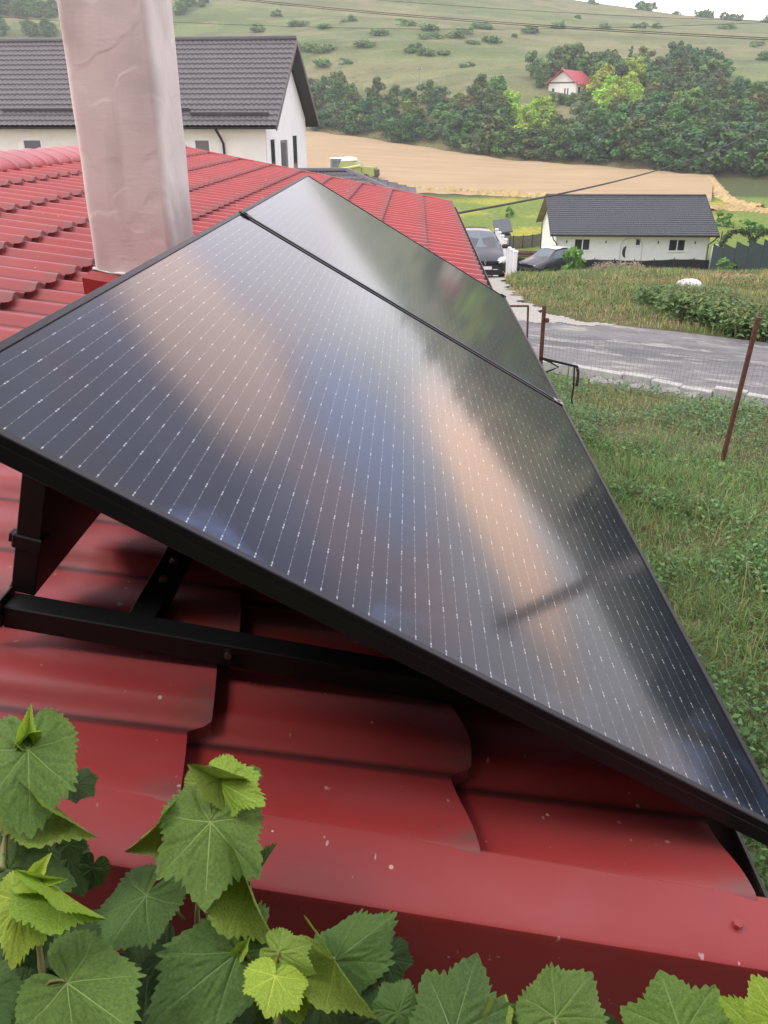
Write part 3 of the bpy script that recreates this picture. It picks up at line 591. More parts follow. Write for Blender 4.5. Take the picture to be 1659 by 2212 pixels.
for Yr in (.99, 2.40, 4.08):
    r = rbox('base_rail', -.005, Yr, .034, .88, .040, .036, M['blackrail'])
    if Yr < 1:
        b = MB(); b.box(RF(-.448, Yr, .040), (.004, .046, .046), RR, bev=.001); b.build('end_cap', M['blackrail'], r)
        c = RF(-.462, Yr-.02, .034); ax = -RR[:, 1]; s_ = RR[:, 0]; n_ = RR[:, 2]        # lobed hand knob
        kk = []
        for i in range(24): t = i*math.pi/12; rr_ = .017+.0025*math.cos(6*t); kk.append(c+s_*rr_*math.cos(t)+n_*rr_*math.sin(t))
        b = MB(); b.prism(kk, ax*.014); b.tube([c+ax*.014, c+ax*.018], .008, 12); b.tube([c-ax*.03, c], .005, 8); b.build('knob', M['blackrail'], r)
        c = RF(-.125, Yr-.0205, .040); b = MB(); b.tube([c, c+ax*.003], .0085, 14); b.tube([c+ax*.003, c+ax*.008], .0055, 10, m=1); b.build('bolt', [M['blackrail'], M['steel']], r)
for Sx in (-.262, .33):
    r = rbox('cross_rail', Sx, 2.55, .030, .040, 3.1, .036, M['blackrail'])
    for Yb in (1.10, 1.16):
        c = RF(Sx+.006, Yb, .057); b = MB(); b.tube([c, c+RR[:, 2]*.003], .007, 12); b.tube([c+RR[:, 2]*.003, c+RR[:, 2]*.008], .005, 6); b.build('bolt', M['steel'], r)
for Yl in (1.015, 2.42, 4.10):                                        # rear legs: angle section, clip at the lap
    top = RF(-.405, Yl, .368); bot = RF(-.432, Yl, .055); d = (top-bot); L = np.linalg.norm(d); d /= L
    s_ = RR[:, 1]; x_ = np.cross(s_, d); Rm = np.stack([x_, s_, d], 1)
    b = MB(); b.box((top+bot)/2, (.034, .022, L), Rm, bev=.0015); lg = b.build('leg', M['blackrail'], mf)
    b = MB(); b.box(bot+d*L*.27, (.042, .030, .022), Rm, bev=.002); b.box(bot+d*L*.27-x_*.024, (.008, .016, .014), Rm, bev=.001); b.build('clip', M['blackrail'], lg)
# sheet-metal back plate between the legs
p0, p1 = RF(-.420, 1.03, .050), RF(-.420, 4.12, .050); t0, t1 = RF(-.395, 1.03, .366), RF(-.395, 4.12, .366)
b = MB(); b.prism([p0, p1, t1, t0], RR[:, 0]*.002); b.build('back_plate', M['blackrail'], mf)
# clamps between and at the ends of the panels
for a_ in (.02, W_-.02):
    b = MB(); Rm = np.stack([PW, PU, PN], 1)
    b.box(PP(a_, L_+.010, .0015), (.035, .030, .003), Rm, bev=.001); b.box(PP(a_, L_+.010, -.015), (.03, .016, .03), Rm); b.tube([PP(a_, L_+.010, .003), PP(a_, L_+.010, .006)], .006, 8)
    b.build('mid_clamp', M['steel'] if a_ > .5 else M['blackrail'], mf)
b = MB(); b.box(PP(W_-.012, 2*L_+.027, -.013), (.03, .014, .034), np.stack([PW, PU, PN], 1), bev=.001); b.build('end_clamp', M['blackrail'], mf)
# ------------------------------------------------------------------ houses around
def tile_slope(b, e0, e1, r1, r0, rows, waves, amp=.032, step=.045, m=0, res=7):
    # pressed tile sheet between eave line e0-e1 and ridge line r0-r1: stepped rows and waves as real relief
    e0, e1, r0, r1 = [np.asarray(q, float) for q in (e0, e1, r0, r1)]
    n = np.cross(e1-e0, r0-e0); n /= np.linalg.norm(n); n *= 1 if n[2] > 0 else -1
    nu = waves*res+1; u = np.linspace(0, 1, nu); wv = wave((u*waves) % 1.0)*amp
    G = []
    for k in range(rows):
        for t, h in ((0.0, step), (.93, 0.0)):
            v = (k+t)/rows
            P = (e0*(1-u)[:, None]+e1*u[:, None])*(1-v)+(r0*(1-u)[:, None]+r1*u[:, None])*v
            G.append(P+n*(wv+h)[:, None])
    G.append(r0*(1-u)[:, None]+r1*u[:, None]+n*wv[:, None])
    b.grid(np.stack(G), m)
def frameaxes(ox, oy, ang):
    a = np.array([math.cos(ang), math.sin(ang), 0]); c = np.array([-math.sin(ang), math.cos(ang), 0]); o = np.array([ox, oy, 0])
    return lambda x, y, z: o+a*x+c*y+np.array([0, 0, z])
def window(parent, F, x0, x1, z0, z1, y, fm, nrm=-1, mull=(.5,), depth=.10, axis='x', label=None, curtain=True, sill=True):
    # frame, panes and sill set in a wall: axis 'x' = wall runs along x, 'y' = along y
    Q = (lambda u, d, z: F(u, y+nrm*d, z)) if axis == 'x' else (lambda u, d, z: F(y+nrm*d, u, z))
    def bar(b, u0, u1, za, zb, d0, d1):
        b.prism([Q(u0, d0, za), Q(u1, d0, za), Q(u1, d0, zb), Q(u0, d0, zb)], Q(u0, d1, za)-Q(u0, d0, za))
    b = MB(); f = .07
    bar(b, x0, x1, z0, z0+f, -.03, .015); bar(b, x0, x1, z1-f, z1, -.03, .015); bar(b, x0, x0+f, z0+f, z1-f, -.03, .015); bar(b, x1-f, x1, z0+f, z1-f, -.03, .015)
    for m_ in mull: c = x0+(x1-x0)*m_; bar(b, c-.05, c+.05, z0+f, z1-f, -.03, .017)
    fr = b.build('window', fm, parent)
    if label: fr['label'] = label
    b = MB(); bar(b, x0+.03, x1-.03, z0+.03, z1-.03, .003, .008); b.build('pane', M['glass'], fr)
    if sill:
        b = MB(); bar(b, x0-.06, x1+.06, z0-.05, z0, .0, .09); b.build('sill', M['trimwhite'], fr)
    return fr
def gable_house(F, L, Wd, ze, zr, zg, ov, wallm, parent, thick=.18):
    # walls with gable ends (x along ridge 0..L, y 0..Wd), inset by the overhang
    b = MB(); x0, x1, y0, y1 = ov, L-ov, ov, Wd-ov; slope = (zr-ze)/(Wd/2); zw = ze+ov*slope-.12
    zt = ze+(Wd/2)*slope-.14
    b.prism([F(x0, y0, zg), F(x1, y0, zg), F(x1, y0, zw), F(x0, y0, zw)], F(0, .2, 0)-F(0, 0, 0))
    b.prism([F(x0, y1, zg), F(x1, y1, zg), F(x1, y1, zw), F(x0, y1, zw)], F(0, -.2, 0)-F(0, 0, 0))
    for xx, s in ((x0, .2), (x1, -.2)):
        b.prism([F(xx, y0+.203, zg), F(xx, y1-.203, zg), F(xx, y1-.203, zw), F(xx, Wd/2, zt), F(xx, y0+.203, zw)], F(s, 0, 0)-F(0, 0, 0))
    return b.build('wall', wallm, parent)
def roof_pair(F, L, Wd, ze, zr, rows, waves, m, parent, edge, soff, ov_hip=0.0):
    b = MB(); e0, e1, r1, r0 = F(0, 0, ze), F(L, 0, ze), F(L, Wd/2, zr), F(ov_hip, Wd/2, zr)
    tile_slope(b, e0, e1, r1, r0, rows, waves); tile_slope(b, F(L, Wd, ze), F(0, Wd, ze), r0, r1, 6, 12, res=3)
    rf = b.build('roof', m, parent, smooth=True, angle=35)
    b = MB(); up = np.array([0, 0, 1.])
    b.tube([r0+up*.05, r1+up*.05], .10, 8); b.build('ridge_cap', m, rf, smooth=True)
    for e, r in ((e1, r1), (F(L, Wd, ze), r1), (F(0, 0, ze), r0), (F(0, Wd, ze), r0)):   # verge boards
        b = MB()
        d = (r-e); d /= np.linalg.norm(d); o = F(.02, 0, 0)-F(0, 0, 0)
        b.prism([e+up*.06, r+up*.06, r-up*.16, e-up*.16], o*(1 if e is e1 or np.allclose(e, F(L, Wd, ze)) else -1)*1.6); b.build('verge_board', edge, rf)
    b = MB()
    if soff:
        k = np.array([0, 0, -.07])
        b.add([e0+k, e1+k, r1+k, r0+k], [(0, 1, 2, 3)]); b.add([F(0, Wd, ze)+k, F(L, Wd, ze)+k, r1+k, r0+k], [(3, 2, 1, 0)]); b.build('soffit', soff, rf)
    return rf
def gutter_run(F, L, y, z, m, parent, r=.07):
    b = MB(); t = np.linspace(0, math.pi, 9); xs = np.linspace(-.02, L+.02, 12)
    G = np.stack([np.stack([F(x, y-r*.8-r*math.cos(a), z-r*math.sin(a)) for x in xs]) for a in t]); b.grid(G); b.grid(G+np.array([0, 0, .006]), flip=True)
    return b.build('gutter', m, parent, smooth=True)
# --- grey roofed neighbour on the left
LH = frameaxes(-4.02-12.6*.9945, 34.0+12.6*.105, math.atan2(-.105, .9945))
LW, LL, zeL, zrL = 9.1, 12.6, -.22, 2.95
zgL = -5.2
lh = thing('neighbour_house', 'white house with charcoal wavy tile roof behind the chimney on the left', 'house', LH(LL/2, LW/2, zgL))
rfL = roof_pair(LH, LL, LW, zeL, zrL, 17, 62, M['darkroof'], lh, M['darkroof'], M['darkmetal'])
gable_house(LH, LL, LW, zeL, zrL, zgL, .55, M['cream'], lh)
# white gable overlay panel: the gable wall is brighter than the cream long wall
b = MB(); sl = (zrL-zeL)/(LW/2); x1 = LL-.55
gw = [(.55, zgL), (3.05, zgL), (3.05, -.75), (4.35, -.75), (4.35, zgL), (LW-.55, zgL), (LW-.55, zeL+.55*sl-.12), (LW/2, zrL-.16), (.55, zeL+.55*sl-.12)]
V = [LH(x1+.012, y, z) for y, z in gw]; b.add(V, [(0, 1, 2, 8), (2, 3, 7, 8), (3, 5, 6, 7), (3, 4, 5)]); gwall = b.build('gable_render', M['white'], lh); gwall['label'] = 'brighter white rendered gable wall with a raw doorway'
gutter_run(LH, LL, 0, zeL-.02, M['darkmetal'], lh)
b = MB(); b.tube([LH(LL-2.3, -.05, zeL-.1), LH(LL-2.25, .3, zeL-.35), LH(LL-2.2, .5, zeL-.6), LH(LL-2.1, .5, zgL)], .05, 8); b.build('downpipe', M['darkmetal'], lh, smooth=True)
def lhx(px):                                                          # along-wall coordinate under a column
    best = min(np.linspace(.6, LL-.6, 400), key=lambda x: abs(pxof(*LH(x, .55, -.8))-px)); return best
for pa, pb in ((50, 91), (421, 455)):
    xa, xb = lhx(pa), lhx(pb); window(lh, LH, xa-.05, xb, -2.1, zat(299, LH(xa, .55, 0)[1]), .55, M['trimwhite'], -1, (), label=None)
for pa in (38, 411):
    b = MB(); xa = lhx(pa); b.prism([LH(xa, .55, -2.1), LH(xa+.2, .55, -2.1), LH(xa+.2, .55, -.78), LH(xa, .55, -.78)], LH(0, -.03, 0)-LH(0, 0, 0)); b.build('window_reveal', M['white'], lh)
# gable openings: tall recess, raw doorway, tall window, attic slot
b = MB(); b.prism([LH(x1+.02, 3.05, zgL), LH(x1+.02, 4.35, zgL), LH(x1+.02, 4.35, -.75), LH(x1+.02, 3.05, -.75)], LH(-.35, 0, 0)-LH(0, 0, 0))
dw = b.build('doorway', mat('raw_block_opening', (.20, .195, .185), .95, .3, 4), lh)
b = MB(); b.prism([LH(x1-.0, 3.1, zgL), LH(x1+.03, 3.1, zgL), LH(x1+.03, 3.9, zgL), LH(x1+.03, 3.9, -.85), LH(x1+.03, 3.1, -.85)][1:], LH(-.01, 0, 0)-LH(0, 0, 0)); b.build('dark_interior', mat('dark_interior', (.10, .10, .10), .9, .3, 3), dw)
for ya, yb, za, zb in ((1.15, 2.0, -3.4, -.62), (5.4, 6.4, -3.4, -.55)):
    window(lh, LH, ya, yb, za, zb, x1+.013, M['trimwhite'], 1, (), axis='y')
b = MB(); b.prism([LH(x1+.02, 3.7, .95), LH(x1+.02, 4.0, .95), LH(x1+.02, 4.0, 1.55), LH(x1+.02, 3.7, 1.55)], LH(-.02, 0, 0)-LH(0, 0, 0)); b.build('attic_slot', M['concrete'], lh)
nL = np.cross(LH(1, 0, 0)-LH(0, 0, 0), LH(0, LW/2, zrL-zeL)-LH(0, 0, 0)); nL /= np.linalg.norm(nL)
for xa, xb, v in ((7.6, 9.15, .16), (9.2, 12.25, .115), (1.6, 5.2, .16), (-.1, 1.2, .12)):
    b = MB(); p, q = LH(max(xa, .1), LW/2*v, zeL+(zrL-zeL)*v), LH(xb, LW/2*v, zeL+(zrL-zeL)*v)
    for k in (.05, .10, .15): b.tube([p+nL*k, q+nL*k], .022, 6)
    for t in np.linspace(.05, .95, 4): c = p+(q-p)*t; b.tube([c, c+nL*.17], .015, 5)
    b.build('snow_guard', M['darkroof'], rfL)
# --- small hipped outbuilding just beyond the red roof's far gable
sh = thing('outbuilding', 'low outbuilding with dark hipped roof peeking over the far red roof edge', 'outbuilding', (-1.6, 25, -5.0))
apex = at(750, 372, 25.5); ap2 = at(560, 372, 25.5); ec = at(902, 440, 23.0); ez = ec[2]
b = MB(); tile_slope(b, np.array([ap2[0]-3, 23.0, ez]), ec, apex, ap2, 7, 26, res=4); tile_slope(b, ec, np.array([ec[0]+.1, 28, ez]), apex+np.array([0, .01, 0]), apex, 7, 14, res=4)
sroof = b.build('roof', M['darkroof'], sh, smooth=True, angle=35)
b = MB(); b.tube([ec+[0, 0, .03], apex+[0, 0, .05], ap2+[0, 0, .05]], .07, 6); b.build('hip_cap', M['darkroof'], sroof)
b = MB(); b.box(((ap2[0]-2+ec[0])/2, 25.5, (ez-5.2)/2-.05), (ec[0]-ap2[0]+1.4, 4.4, ez+5.2)); b.build('wall', M['white'], sh)
# --- white bungalow in the valley
BX = frameaxes(13.86, 72, math.radians(-2.9)); BL, BW, zeB, zrB, zgB = 13.75, 10.4, -8.62, -5.95, -11.45
bg_ = thing('bungalow', 'white bungalow with slate-grey tile roof standing alone in the valley on the right', 'house', BX(BL/2, BW/2, zgB))
rfB = roof_pair(BX, BL, BW, zeB, zrB, 19, 70, M['slateroof'], bg_, M['brown'], M['soffit'])
gable_house(BX, BL, BW, zeB, zrB, zgB, .55, M['white'], bg_)
gutter_run(BX, BL, 0, zeB-.03, M['brown'], bg_)
b = MB(); b.prism([BX(0, .03, zeB-.12), BX(BL, .03, zeB-.12), BX(BL, .06, zeB-.02), BX(0, .06, zeB-.02)], BX(0, .45, 0)-BX(0, 0, 0)); b.build('eave_board', M['soffit'], bg_)
def bx(px): return min(np.linspace(.3, BL-.3, 600), key=lambda x: abs(pxof(*BX(x, .55, -9.6))-px))
zb = lambda py: zat(py, 72.5)
for pa, pb in ((1239.4, 1274.3), (1443.4, 1479.4)): window(bg_, BX, bx(pa), bx(pb), zb(541), zb(515), .55, M['trimwhite'], -1, (.52,))
# recessed porch: a slightly recessed arch-headed bay with door, crescent light and small window
pa, pb = bx(1340), bx(1388); zt_, zb_ = zb(513), zgB
arc = [(pa, zb_), (pa, zt_-.7)]+[(pa+.7-.7*math.cos(t), zt_-.7+.7*math.sin(t)) for t in np.linspace(.2, math.pi/2, 6)]+[(pb-.7+.7*math.sin(t), zt_-.7+.7*math.cos(t)) for t in np.linspace(0, math.pi/2-.2, 6)]+[(pb, zt_-.7), (pb, zb_)]
b = MB()
for k in range(len(arc)-1):
    (xa, za), (xb, zb2) = arc[k], arc[k+1]; d = np.array([xb-xa, zb2-za]); d /= np.linalg.norm(d); nn_ = np.array([-d[1], d[0]])*.06
    b.prism([BX(xa, .55, za), BX(xb, .55, zb2), BX(xb-nn_[0], .55, zb2-nn_[1]), BX(xa-nn_[0], .55, za-nn_[1])], BX(0, -.035, 0)-BX(0, 0, 0))
b.build('porch_surround', mat('porch_grey', (.55, .55, .54), .8), bg_)
b = MB(); xd = bx(1342); b.prism([BX(xd, .52, zgB), BX(bx(1362), .52, zgB), BX(bx(1362), .52, zb(522)), BX(xd, .52, zb(522))], BX(0, .04, 0)-BX(0, 0, 0)); door = b.build('door', M['trimwhite'], bg_)
b = MB(); zc_ = (zb(530)+zb(556))/2; hh = (zb(530)-zb(556))/2; xx = bx(1344)
t = np.linspace(-1, 1, 9); b.prism([BX(xx+.34-.30*(1-q*q)**.5*1.0, .515, zc_+hh*q) for q in t]+[BX(xx+.36-.06*(1-q*q), .515, zc_+hh*q) for q in t[::-1]], BX(0, -.012, 0)-BX(0, 0, 0)); b.build('crescent_light', M['glass'], door)
window(bg_, BX, bx(1371), bx(1383), zb(530), zb(513), .55, M['trimwhite'], -1, (), sill=True)
for p in (1222.7, 1308, 1420, 1499.5):
    c = BX(bx(p), .50, zb(522)); b = MB(); b.box(c, (.09, .10, .22), bev=.02); b.build('wall_lamp', M['darkmetal'], bg_)
for x_, y_ in ((.62, .5), (BL-.62, .5)):
    b = MB(); sg = -1 if x_ < 5 else 1; b.tube([BX(x_+sg*.5, -.05, zeB-.08), BX(x_+sg*.3, .3, zeB-.45), BX(x_, .48, zeB-.75), BX(x_, .48, zgB)], .05, 6); b.build('downpipe', M['brown'], bg_)
b = MB(); b.tube([BX(.5, BW-.5, zeB-.1), BX(.5, BW-.5, zgB)], .05, 6); b.build('downpipe', M['brown'], bg_)
# --- old house on the wooded hillside
HY = hit(1225, 204)[1]; hz_ = at(1184, 200, HY)[2]; HS = HY/238
HF = frameaxes(at(1185, 190, HY+3)[0], HY+3, math.radians(-35)); HL = 11.5*HS       # x along the gable front, y into the hill
hh_ = thing('hillside_house', 'small old house with bright red roof half hidden among trees on the hillside', 'house', HF(3.5, 5, hz_-3))
print('HY', HY)
zE, zR, zG2 = at(0, 176, HY)[2]-.2, at(0, 149, HY)[2], hz_-6
HG = 7.6*HS
def HQ(x, y, z): return HF(x, y, z)
b = MB()
b.prism([HQ(0, 0, zG2), HQ(HG, 0, zG2), HQ(HG, 0, zE), HQ(HG/2, 0, zR-.5), HQ(0, 0, zE)], HQ(0, .2, 0)-HQ(0, 0, 0))
b.prism([HQ(HG, .2, zG2), HQ(HG, HL, zG2), HQ(HG, HL, zE), HQ(HG, .2, zE)], HQ(-.2, 0, 0)-HQ(0, 0, 0)); b.prism([HQ(0, .2, zG2), HQ(0, HL, zG2), HQ(0, HL, zE), HQ(0, .2, zE)], HQ(.2, 0, 0)-HQ(0, 0, 0))
b.prism([HQ(0, HL, zG2), HQ(HG, HL, zG2), HQ(HG, HL, zE), HQ(HG/2, HL, zR-.5), HQ(0, HL, zE)], HQ(0, -.2, 0)-HQ(0, 0, 0))
b.build('wall', M['cream'], hh_)
b = MB(); e = .5; dz = (zR-zE)/(HG/2)*e
for s, m_ in ((0, 0), (1, 0)):
    x0 = -e if s == 0 else HG+e; b.prism([HQ(x0, -.9, zE-dz), HQ(x0, HL+.5, zE-dz), HQ(HG/2, HL+.5, zR), HQ(HG/2, -.9, zR)], (0, 0, -.12))
hr = b.build('roof', mat('bright_red_sheet', (.48, .07, .075), .5, .1, .4), hh_)
b = MB(); b.box(HQ(HG/2-.8, 1.0, zR), (.5, .5, .9)); b.build('chimney', M['concrete'], hr)
b = MB(); b.prism([HQ(-.3, -.06, zE-.15), HQ(HG+.3, -.06, zE-.15), HQ(HG+.3, -.06, zE+.12), HQ(-.3, -.06, zE+.12)], HQ(0, -.05, 0)-HQ(0, 0, 0)); b.build('beam', M['bark'], hh_)
for x0, x1_ in ((.9, 1.7), (4.2, 4.75), (5.0, 5.5)):
    window(hh_, HF, x0, x1_, zE-3.0 if x0 > 2 else zE-3.8, zE-1.2, 0, M['trimwhite'], -1, (), sill=False)
for y0_ in (1.2, 5.0): window(hh_, HF, y0_, y0_+1.4, zE-3.2, zE-1.0, HG, M['bark'], 1, (), axis='y', sill=False)
# ------------------------------------------------------------------ trees and shrubs
def crown_cloud(R, H, n, leaf, seed, base=.15, nb=16, squash=1.0):
    # leaf-clump cards spread through overlapping uneven blobs
    g = np.random.default_rng(seed); C = []; 
    for i in range(nb):
        a = g.uniform(0, 2*math.pi); t = (i+.5)/nb; z = H*(base+(1-base)*t*.86); rr = R*(1-.75*abs(t-.38)**1.3)*g.uniform(.25, .72)
        C.append((rr*math.cos(a), rr*math.sin(a), z, R*g.uniform(.30, .52)*(1-.35*t), g.uniform(.72, 1.28)))
    C = np.array(C); k = g.integers(0, nb, n); d = g.normal(size=(n, 3)); d /= np.linalg.norm(d, axis=1)[:, None]
    r = C[k, 3]*(.45+.6*g.random(n)**.5); P = C[k, :3]+d*r[:, None]*np.array([1, 1, .8*squash]); P[:, 2] = np.maximum(P[:, 2], .1)
    nrm = d+.7*g.normal(size=(n, 3)); nrm[:, 2] += .5; nrm /= np.linalg.norm(nrm, axis=1)[:, None]
    t = np.cross(nrm, g.normal(size=(n, 3))); t /= np.linalg.norm(t, axis=1)[:, None]; bt = np.cross(nrm, t)
    s = leaf*g.uniform(.55, 1.35, n)[:, None]
    V = np.stack([P-t*s*.55, P-bt*s*.32+nrm*s*.06, P+t*s*.6, P+bt*s*.32-nrm*s*.08], 1).reshape(-1, 3)
    Q = np.arange(4*n).reshape(n, 4)
    tone = (C[k, 4]*g.uniform(.65, 1.35, n))[:, None]; hue = g.uniform(-.25, .35, n)[:, None]*.3
    col = np.array([.115, .205, .074])*tone; col[:, :1] += hue*.05; col = np.clip(col, .01, .6)
    return V, Q, np.repeat(col, 4, 0)
def trunk_mesh(R, H, seed, parent, nm='trunk'):
    g = random.Random(seed); b = MB(); th = max(.09, R*.055)
    b.tube([(0, 0, -.5), (.05, 0, H*.2), (g.uniform(-.2, .2), g.uniform(-.2, .2), H*.5), (g.uniform(-.3, .3), g.uniform(-.3, .3), H*.85)], [th*1.3, th, th*.65, th*.15], 6)
    for i in range(5):
        a = g.uniform(0, 6.28); z = H*g.uniform(.18, .5); b.tube([(0, 0, z), (R*.35*math.cos(a), R*.35*math.sin(a), z+H*.14), (R*.68*math.cos(a), R*.68*math.sin(a), z+H*.26)], [th*.5, th*.3, th*.08], 5)
    return b.build(nm, M['bark'], parent)
protos = []
def make_tree(nm, R, H, n, leaf, seed, base=.12, nb=16, trunk=True):
    t = thing(nm, None, None)
    V, Q, c = crown_cloud(R, H, n, leaf, seed, base, nb); cr = fastmesh('crown', V, Q, M['crown'], c, t)
    if trunk: trunk_mesh(R, H, seed, t)
    return t
def place(proto, loc, s, rz_, label, cat, group, col, first=None):
    used = proto.get('_used', 0)
    if used: r = copy_tree(proto); 
    else: r = proto
    proto['_used'] = 1
    if '_used' in r.keys() and r is not proto: del r['_used']
    r.location = [float(q) for q in loc]; r.scale = (s[0], s[0], s[1]); r.rotation_euler = (0, 0, rz_)
    tag(r, label, cat, group)
    for ch in r.children:
        if ch.name.startswith('crown') or ch.name.startswith('foliage'): ch.color = (*col, 1)
    return r
trees = [make_tree('deciduous_tree', 3.4, 7.0, 1500, .62, 11), make_tree('deciduous_tree', 3.0, 8.2, 1500, .60, 12, .10, 18), make_tree('deciduous_tree', 3.8, 6.2, 1600, .66, 13, .08, 15), make_tree('deciduous_tree', 2.9, 7.4, 1300, .60, 14, .15, 14), make_tree('deciduous_tree', 3.6, 7.8, 1700, .56, 15, .05, 20)]
poplars = [make_tree('poplar_tree', 1.3, 10, 1100, .5, 21, .05, 18)]
bushes = [make_tree('hillside_shrub', 1.9, 1.9, 420, .42, 31, .02, 9, False), make_tree('hillside_shrub', 1.6, 2.4, 420, .40, 32, .02, 9, False), make_tree('hillside_shrub', 2.6, 2.0, 520, .45, 33, .02, 10, False)]
for p in bushes: p.children[0].name = 'foliage'
def gpt(px, y): x = xat(px, y, -5); z = float(T(x, y)); x = xat(px, y, z); return np.array([x, y, float(T(x, y))])
GD = (.85, .95, .92); GM = (1.08, 1.1, .95); GY = (3.0, 2.5, .95); GO = (1.3, 1.12, .9)
rt = random.Random(5)
def foot(px): return float(np.interp(px, _fp, _fd))
front_lbl = 'dark green tree in the front row along the far edge of the wheat field'
back_lbl = 'green tree in the dense wood climbing the slope behind the field-edge row'
pxl = 676.0; nfront = 0
while pxl < 1790:
    y = foot(pxl)+rt.uniform(.5, 4); s = rt.uniform(.85, 1.15)*(1.22 if pxl > 1000 else .95)
    place(rt.choice(trees), gpt(pxl, y)-[0, 0, .3], (s*1.12, s*rt.uniform(.62, .98)), rt.uniform(0, 6.28), front_lbl, 'tree', 'trees along the field edge', tuple(q*rt.uniform(.8, 1.2) for q in rt.choice((GD, GD, GM)))); nfront += 1
    pxl += rt.uniform(17, 30)*165/y*1.25
def woodtop(px): return np.interp(px, [660, 760, 900, 1000, 1080, 1140, 1200, 1300, 1400, 1500, 1600, 1660, 1800], [152, 160, 168, 172, 150, 128, 108, 102, 100, 92, 112, 170, 200])
pts = []; tries = 0
while len(pts) < 200 and tries < 12000:
    tries += 1; px = rt.uniform(668, 1790); y = rt.uniform(foot(px)+9, foot(px)+130)
    P = gpt(px, y); d = P[1]*CP-P[2]*SP; up = (P[2]*CP+P[1]*SP*1.0); 
    pyb = PCY-FPX*(P[1]*SP+P[2]*CP)/d                                   # image row of the foot
    toprow = pyb-6.5/d*FPX
    if toprow < woodtop(px): continue
    if 1105 < px < 1300 and HY-26 < y < HY+14: continue
    if px > 1560 and 165 < pyb < 220 and y > foot(px)+30: continue
    if px < 900 and pyb < 205 and rt.random() < .5: continue
    if any((P[0]-q[0])**2+(P[1]-q[1])**2 < 4.6**2 for q in pts): continue
    pts.append(P)
    yel = (1095 < px < 1195 and 222 < pyb < 300) or (1285 < px < 1400 and 190 < pyb < 262)
    if yel: c, lb, gp = tuple(q*rt.uniform(.85, 1.15) for q in GY), 'yellow-green tree among the dark wood below the red-roofed hillside house', 'yellow-green trees'
    else: c, lb, gp = tuple(q*rt.uniform(.75, 1.25) for q in rt.choice((GD, GM, GM, GO))), back_lbl, 'trees of the hillside wood'
    s = rt.uniform(.8, 1.15); place(rt.choice(trees), P-[0, 0, .3], (s*1.1, s*rt.uniform(.62, 1.02)), rt.uniform(0, 6.28), lb, 'tree', gp, c)
# trees around and just below the hillside house, low so that it stays in view
for px, dy, s in ((1170, 6, .8), (1200, 16, 1.0), (1240, 18, 1.05), (1290, 14, 1.0), (1305, 2, .8), (1150, 14, .9), (1330, 8, .9)):
    place(rt.choice(trees), gpt(px, HY+dy)-[0, 0, .3], (s, s), rt.uniform(0, 6), 'green tree standing close round the red-roofed hillside house', 'tree', 'trees round the hillside house', GM)
for px, dy, s in ((1165, -10, .42), (1190, -9, .4), (1215, -8, .36), (1235, -10, .4), (1262, -9, .42), (1285, -9, .46)):
    place(rt.choice(trees), gpt(px, HY+dy)-[0, 0, .2], (s*1.5, s), rt.uniform(0, 6), 'low leafy tree just below the front of the red-roofed hillside house', 'tree', 'low trees below the hillside house', GM)
for px, py in ((1105, 225), (1135, 262), (1150, 240), (1178, 236), (1120, 290), (1300, 235), (1325, 218), (1350, 205), (1372, 228)):
    P = hit(px, py+34); place(rt.choice(trees), P-[0, 0, .2], (.85, .9), rt.uniform(0, 6), 'yellow-green tree among the dark wood below the red-roofed hillside house', 'tree', 'yellow-green trees', tuple(q*rt.uniform(.9, 1.2) for q in GY))
place(poplars[0], gpt(1358, foot(1358)+75), (.8, .75), 0, 'narrow upright tree rising above the wood right of the hillside house', 'tree', None, GD)
# ground under the wood outside the frame to the right (seen only mirrored in the panels)
for i in range(90):
    px = 1860*(6500/1860)**(i/90)+rt.uniform(-12, 12); y = rt.uniform(52, 66) if i % 2 else rt.uniform(72, 100)
    if px > 3200: y *= .75
    x = xat(px, y, -9); s = rt.uniform(1.35, 1.75); place(rt.choice(trees), (x, y, float(T(x, y))-.3), (s, s), rt.uniform(0, 6), 'tree of the valley to the right beyond the picture, mirrored dark in the panels', 'tree', 'valley trees mirrored in the panels', (.30, .36, .32))
# left: trees on the slope beside the chimney
for px, py, s in ((8, 78, 1.0), (60, 74, .85), (75, 77, .8), (100, 78, .95), (115, 76, .7), (5, 120, .8)):
    P = hit(px, py); place(rt.choice(trees), P-[0, 0, .2], (s, s), rt.uniform(0, 6), 'round tree on the hillside to the left of the chimney', 'tree', 'hillside trees left of the chimney', GM)
for i in range(26):
    px = rt.uniform(-30, 130); P = hit(px, rt.uniform(18, 42)); s = rt.uniform(.7, 1.1); place(rt.choice(trees), P-[0, 0, .2], (s*1.2, s), rt.uniform(0, 6), 'tree in the dark belt high on the hillside left of the chimney', 'tree', 'tree belt left of the chimney', tuple(q*1.1 for q in GM))
for px, py, s in ((390, 32, .8), (402, 24, .9), (415, 14, .8), (436, 16, .6), (445, 8, .6)):
    P = hit(px, py); place(rt.choice(trees), P-[0, 0, .2], (s, s), rt.uniform(0, 6), 'small tree on the hillside just right of the chimney top', 'tree', 'hillside trees right of the chimney', GM)
shr = [(915, 85), (880, 55), (925, 65), (985, 80), (940, 83), (1005, 72), (1050, 62), (960, 118), (920, 120), (885, 112), (900, 110), (935, 80), (830, 75), (700, 60), (655, 55), (760, 45), (600, 35), (560, 68), (650, 108), (690, 112), (720, 106), (800, 100), (1020, 95), (1060, 90), (1110, 80), (1150, 70), (1205, 60), (1250, 40), (1310, 62), (1370, 60), (1420, 62), (1000, 145), (700, 140), (745, 138), (1570, 60), (1630, 100), (1655, 130)]
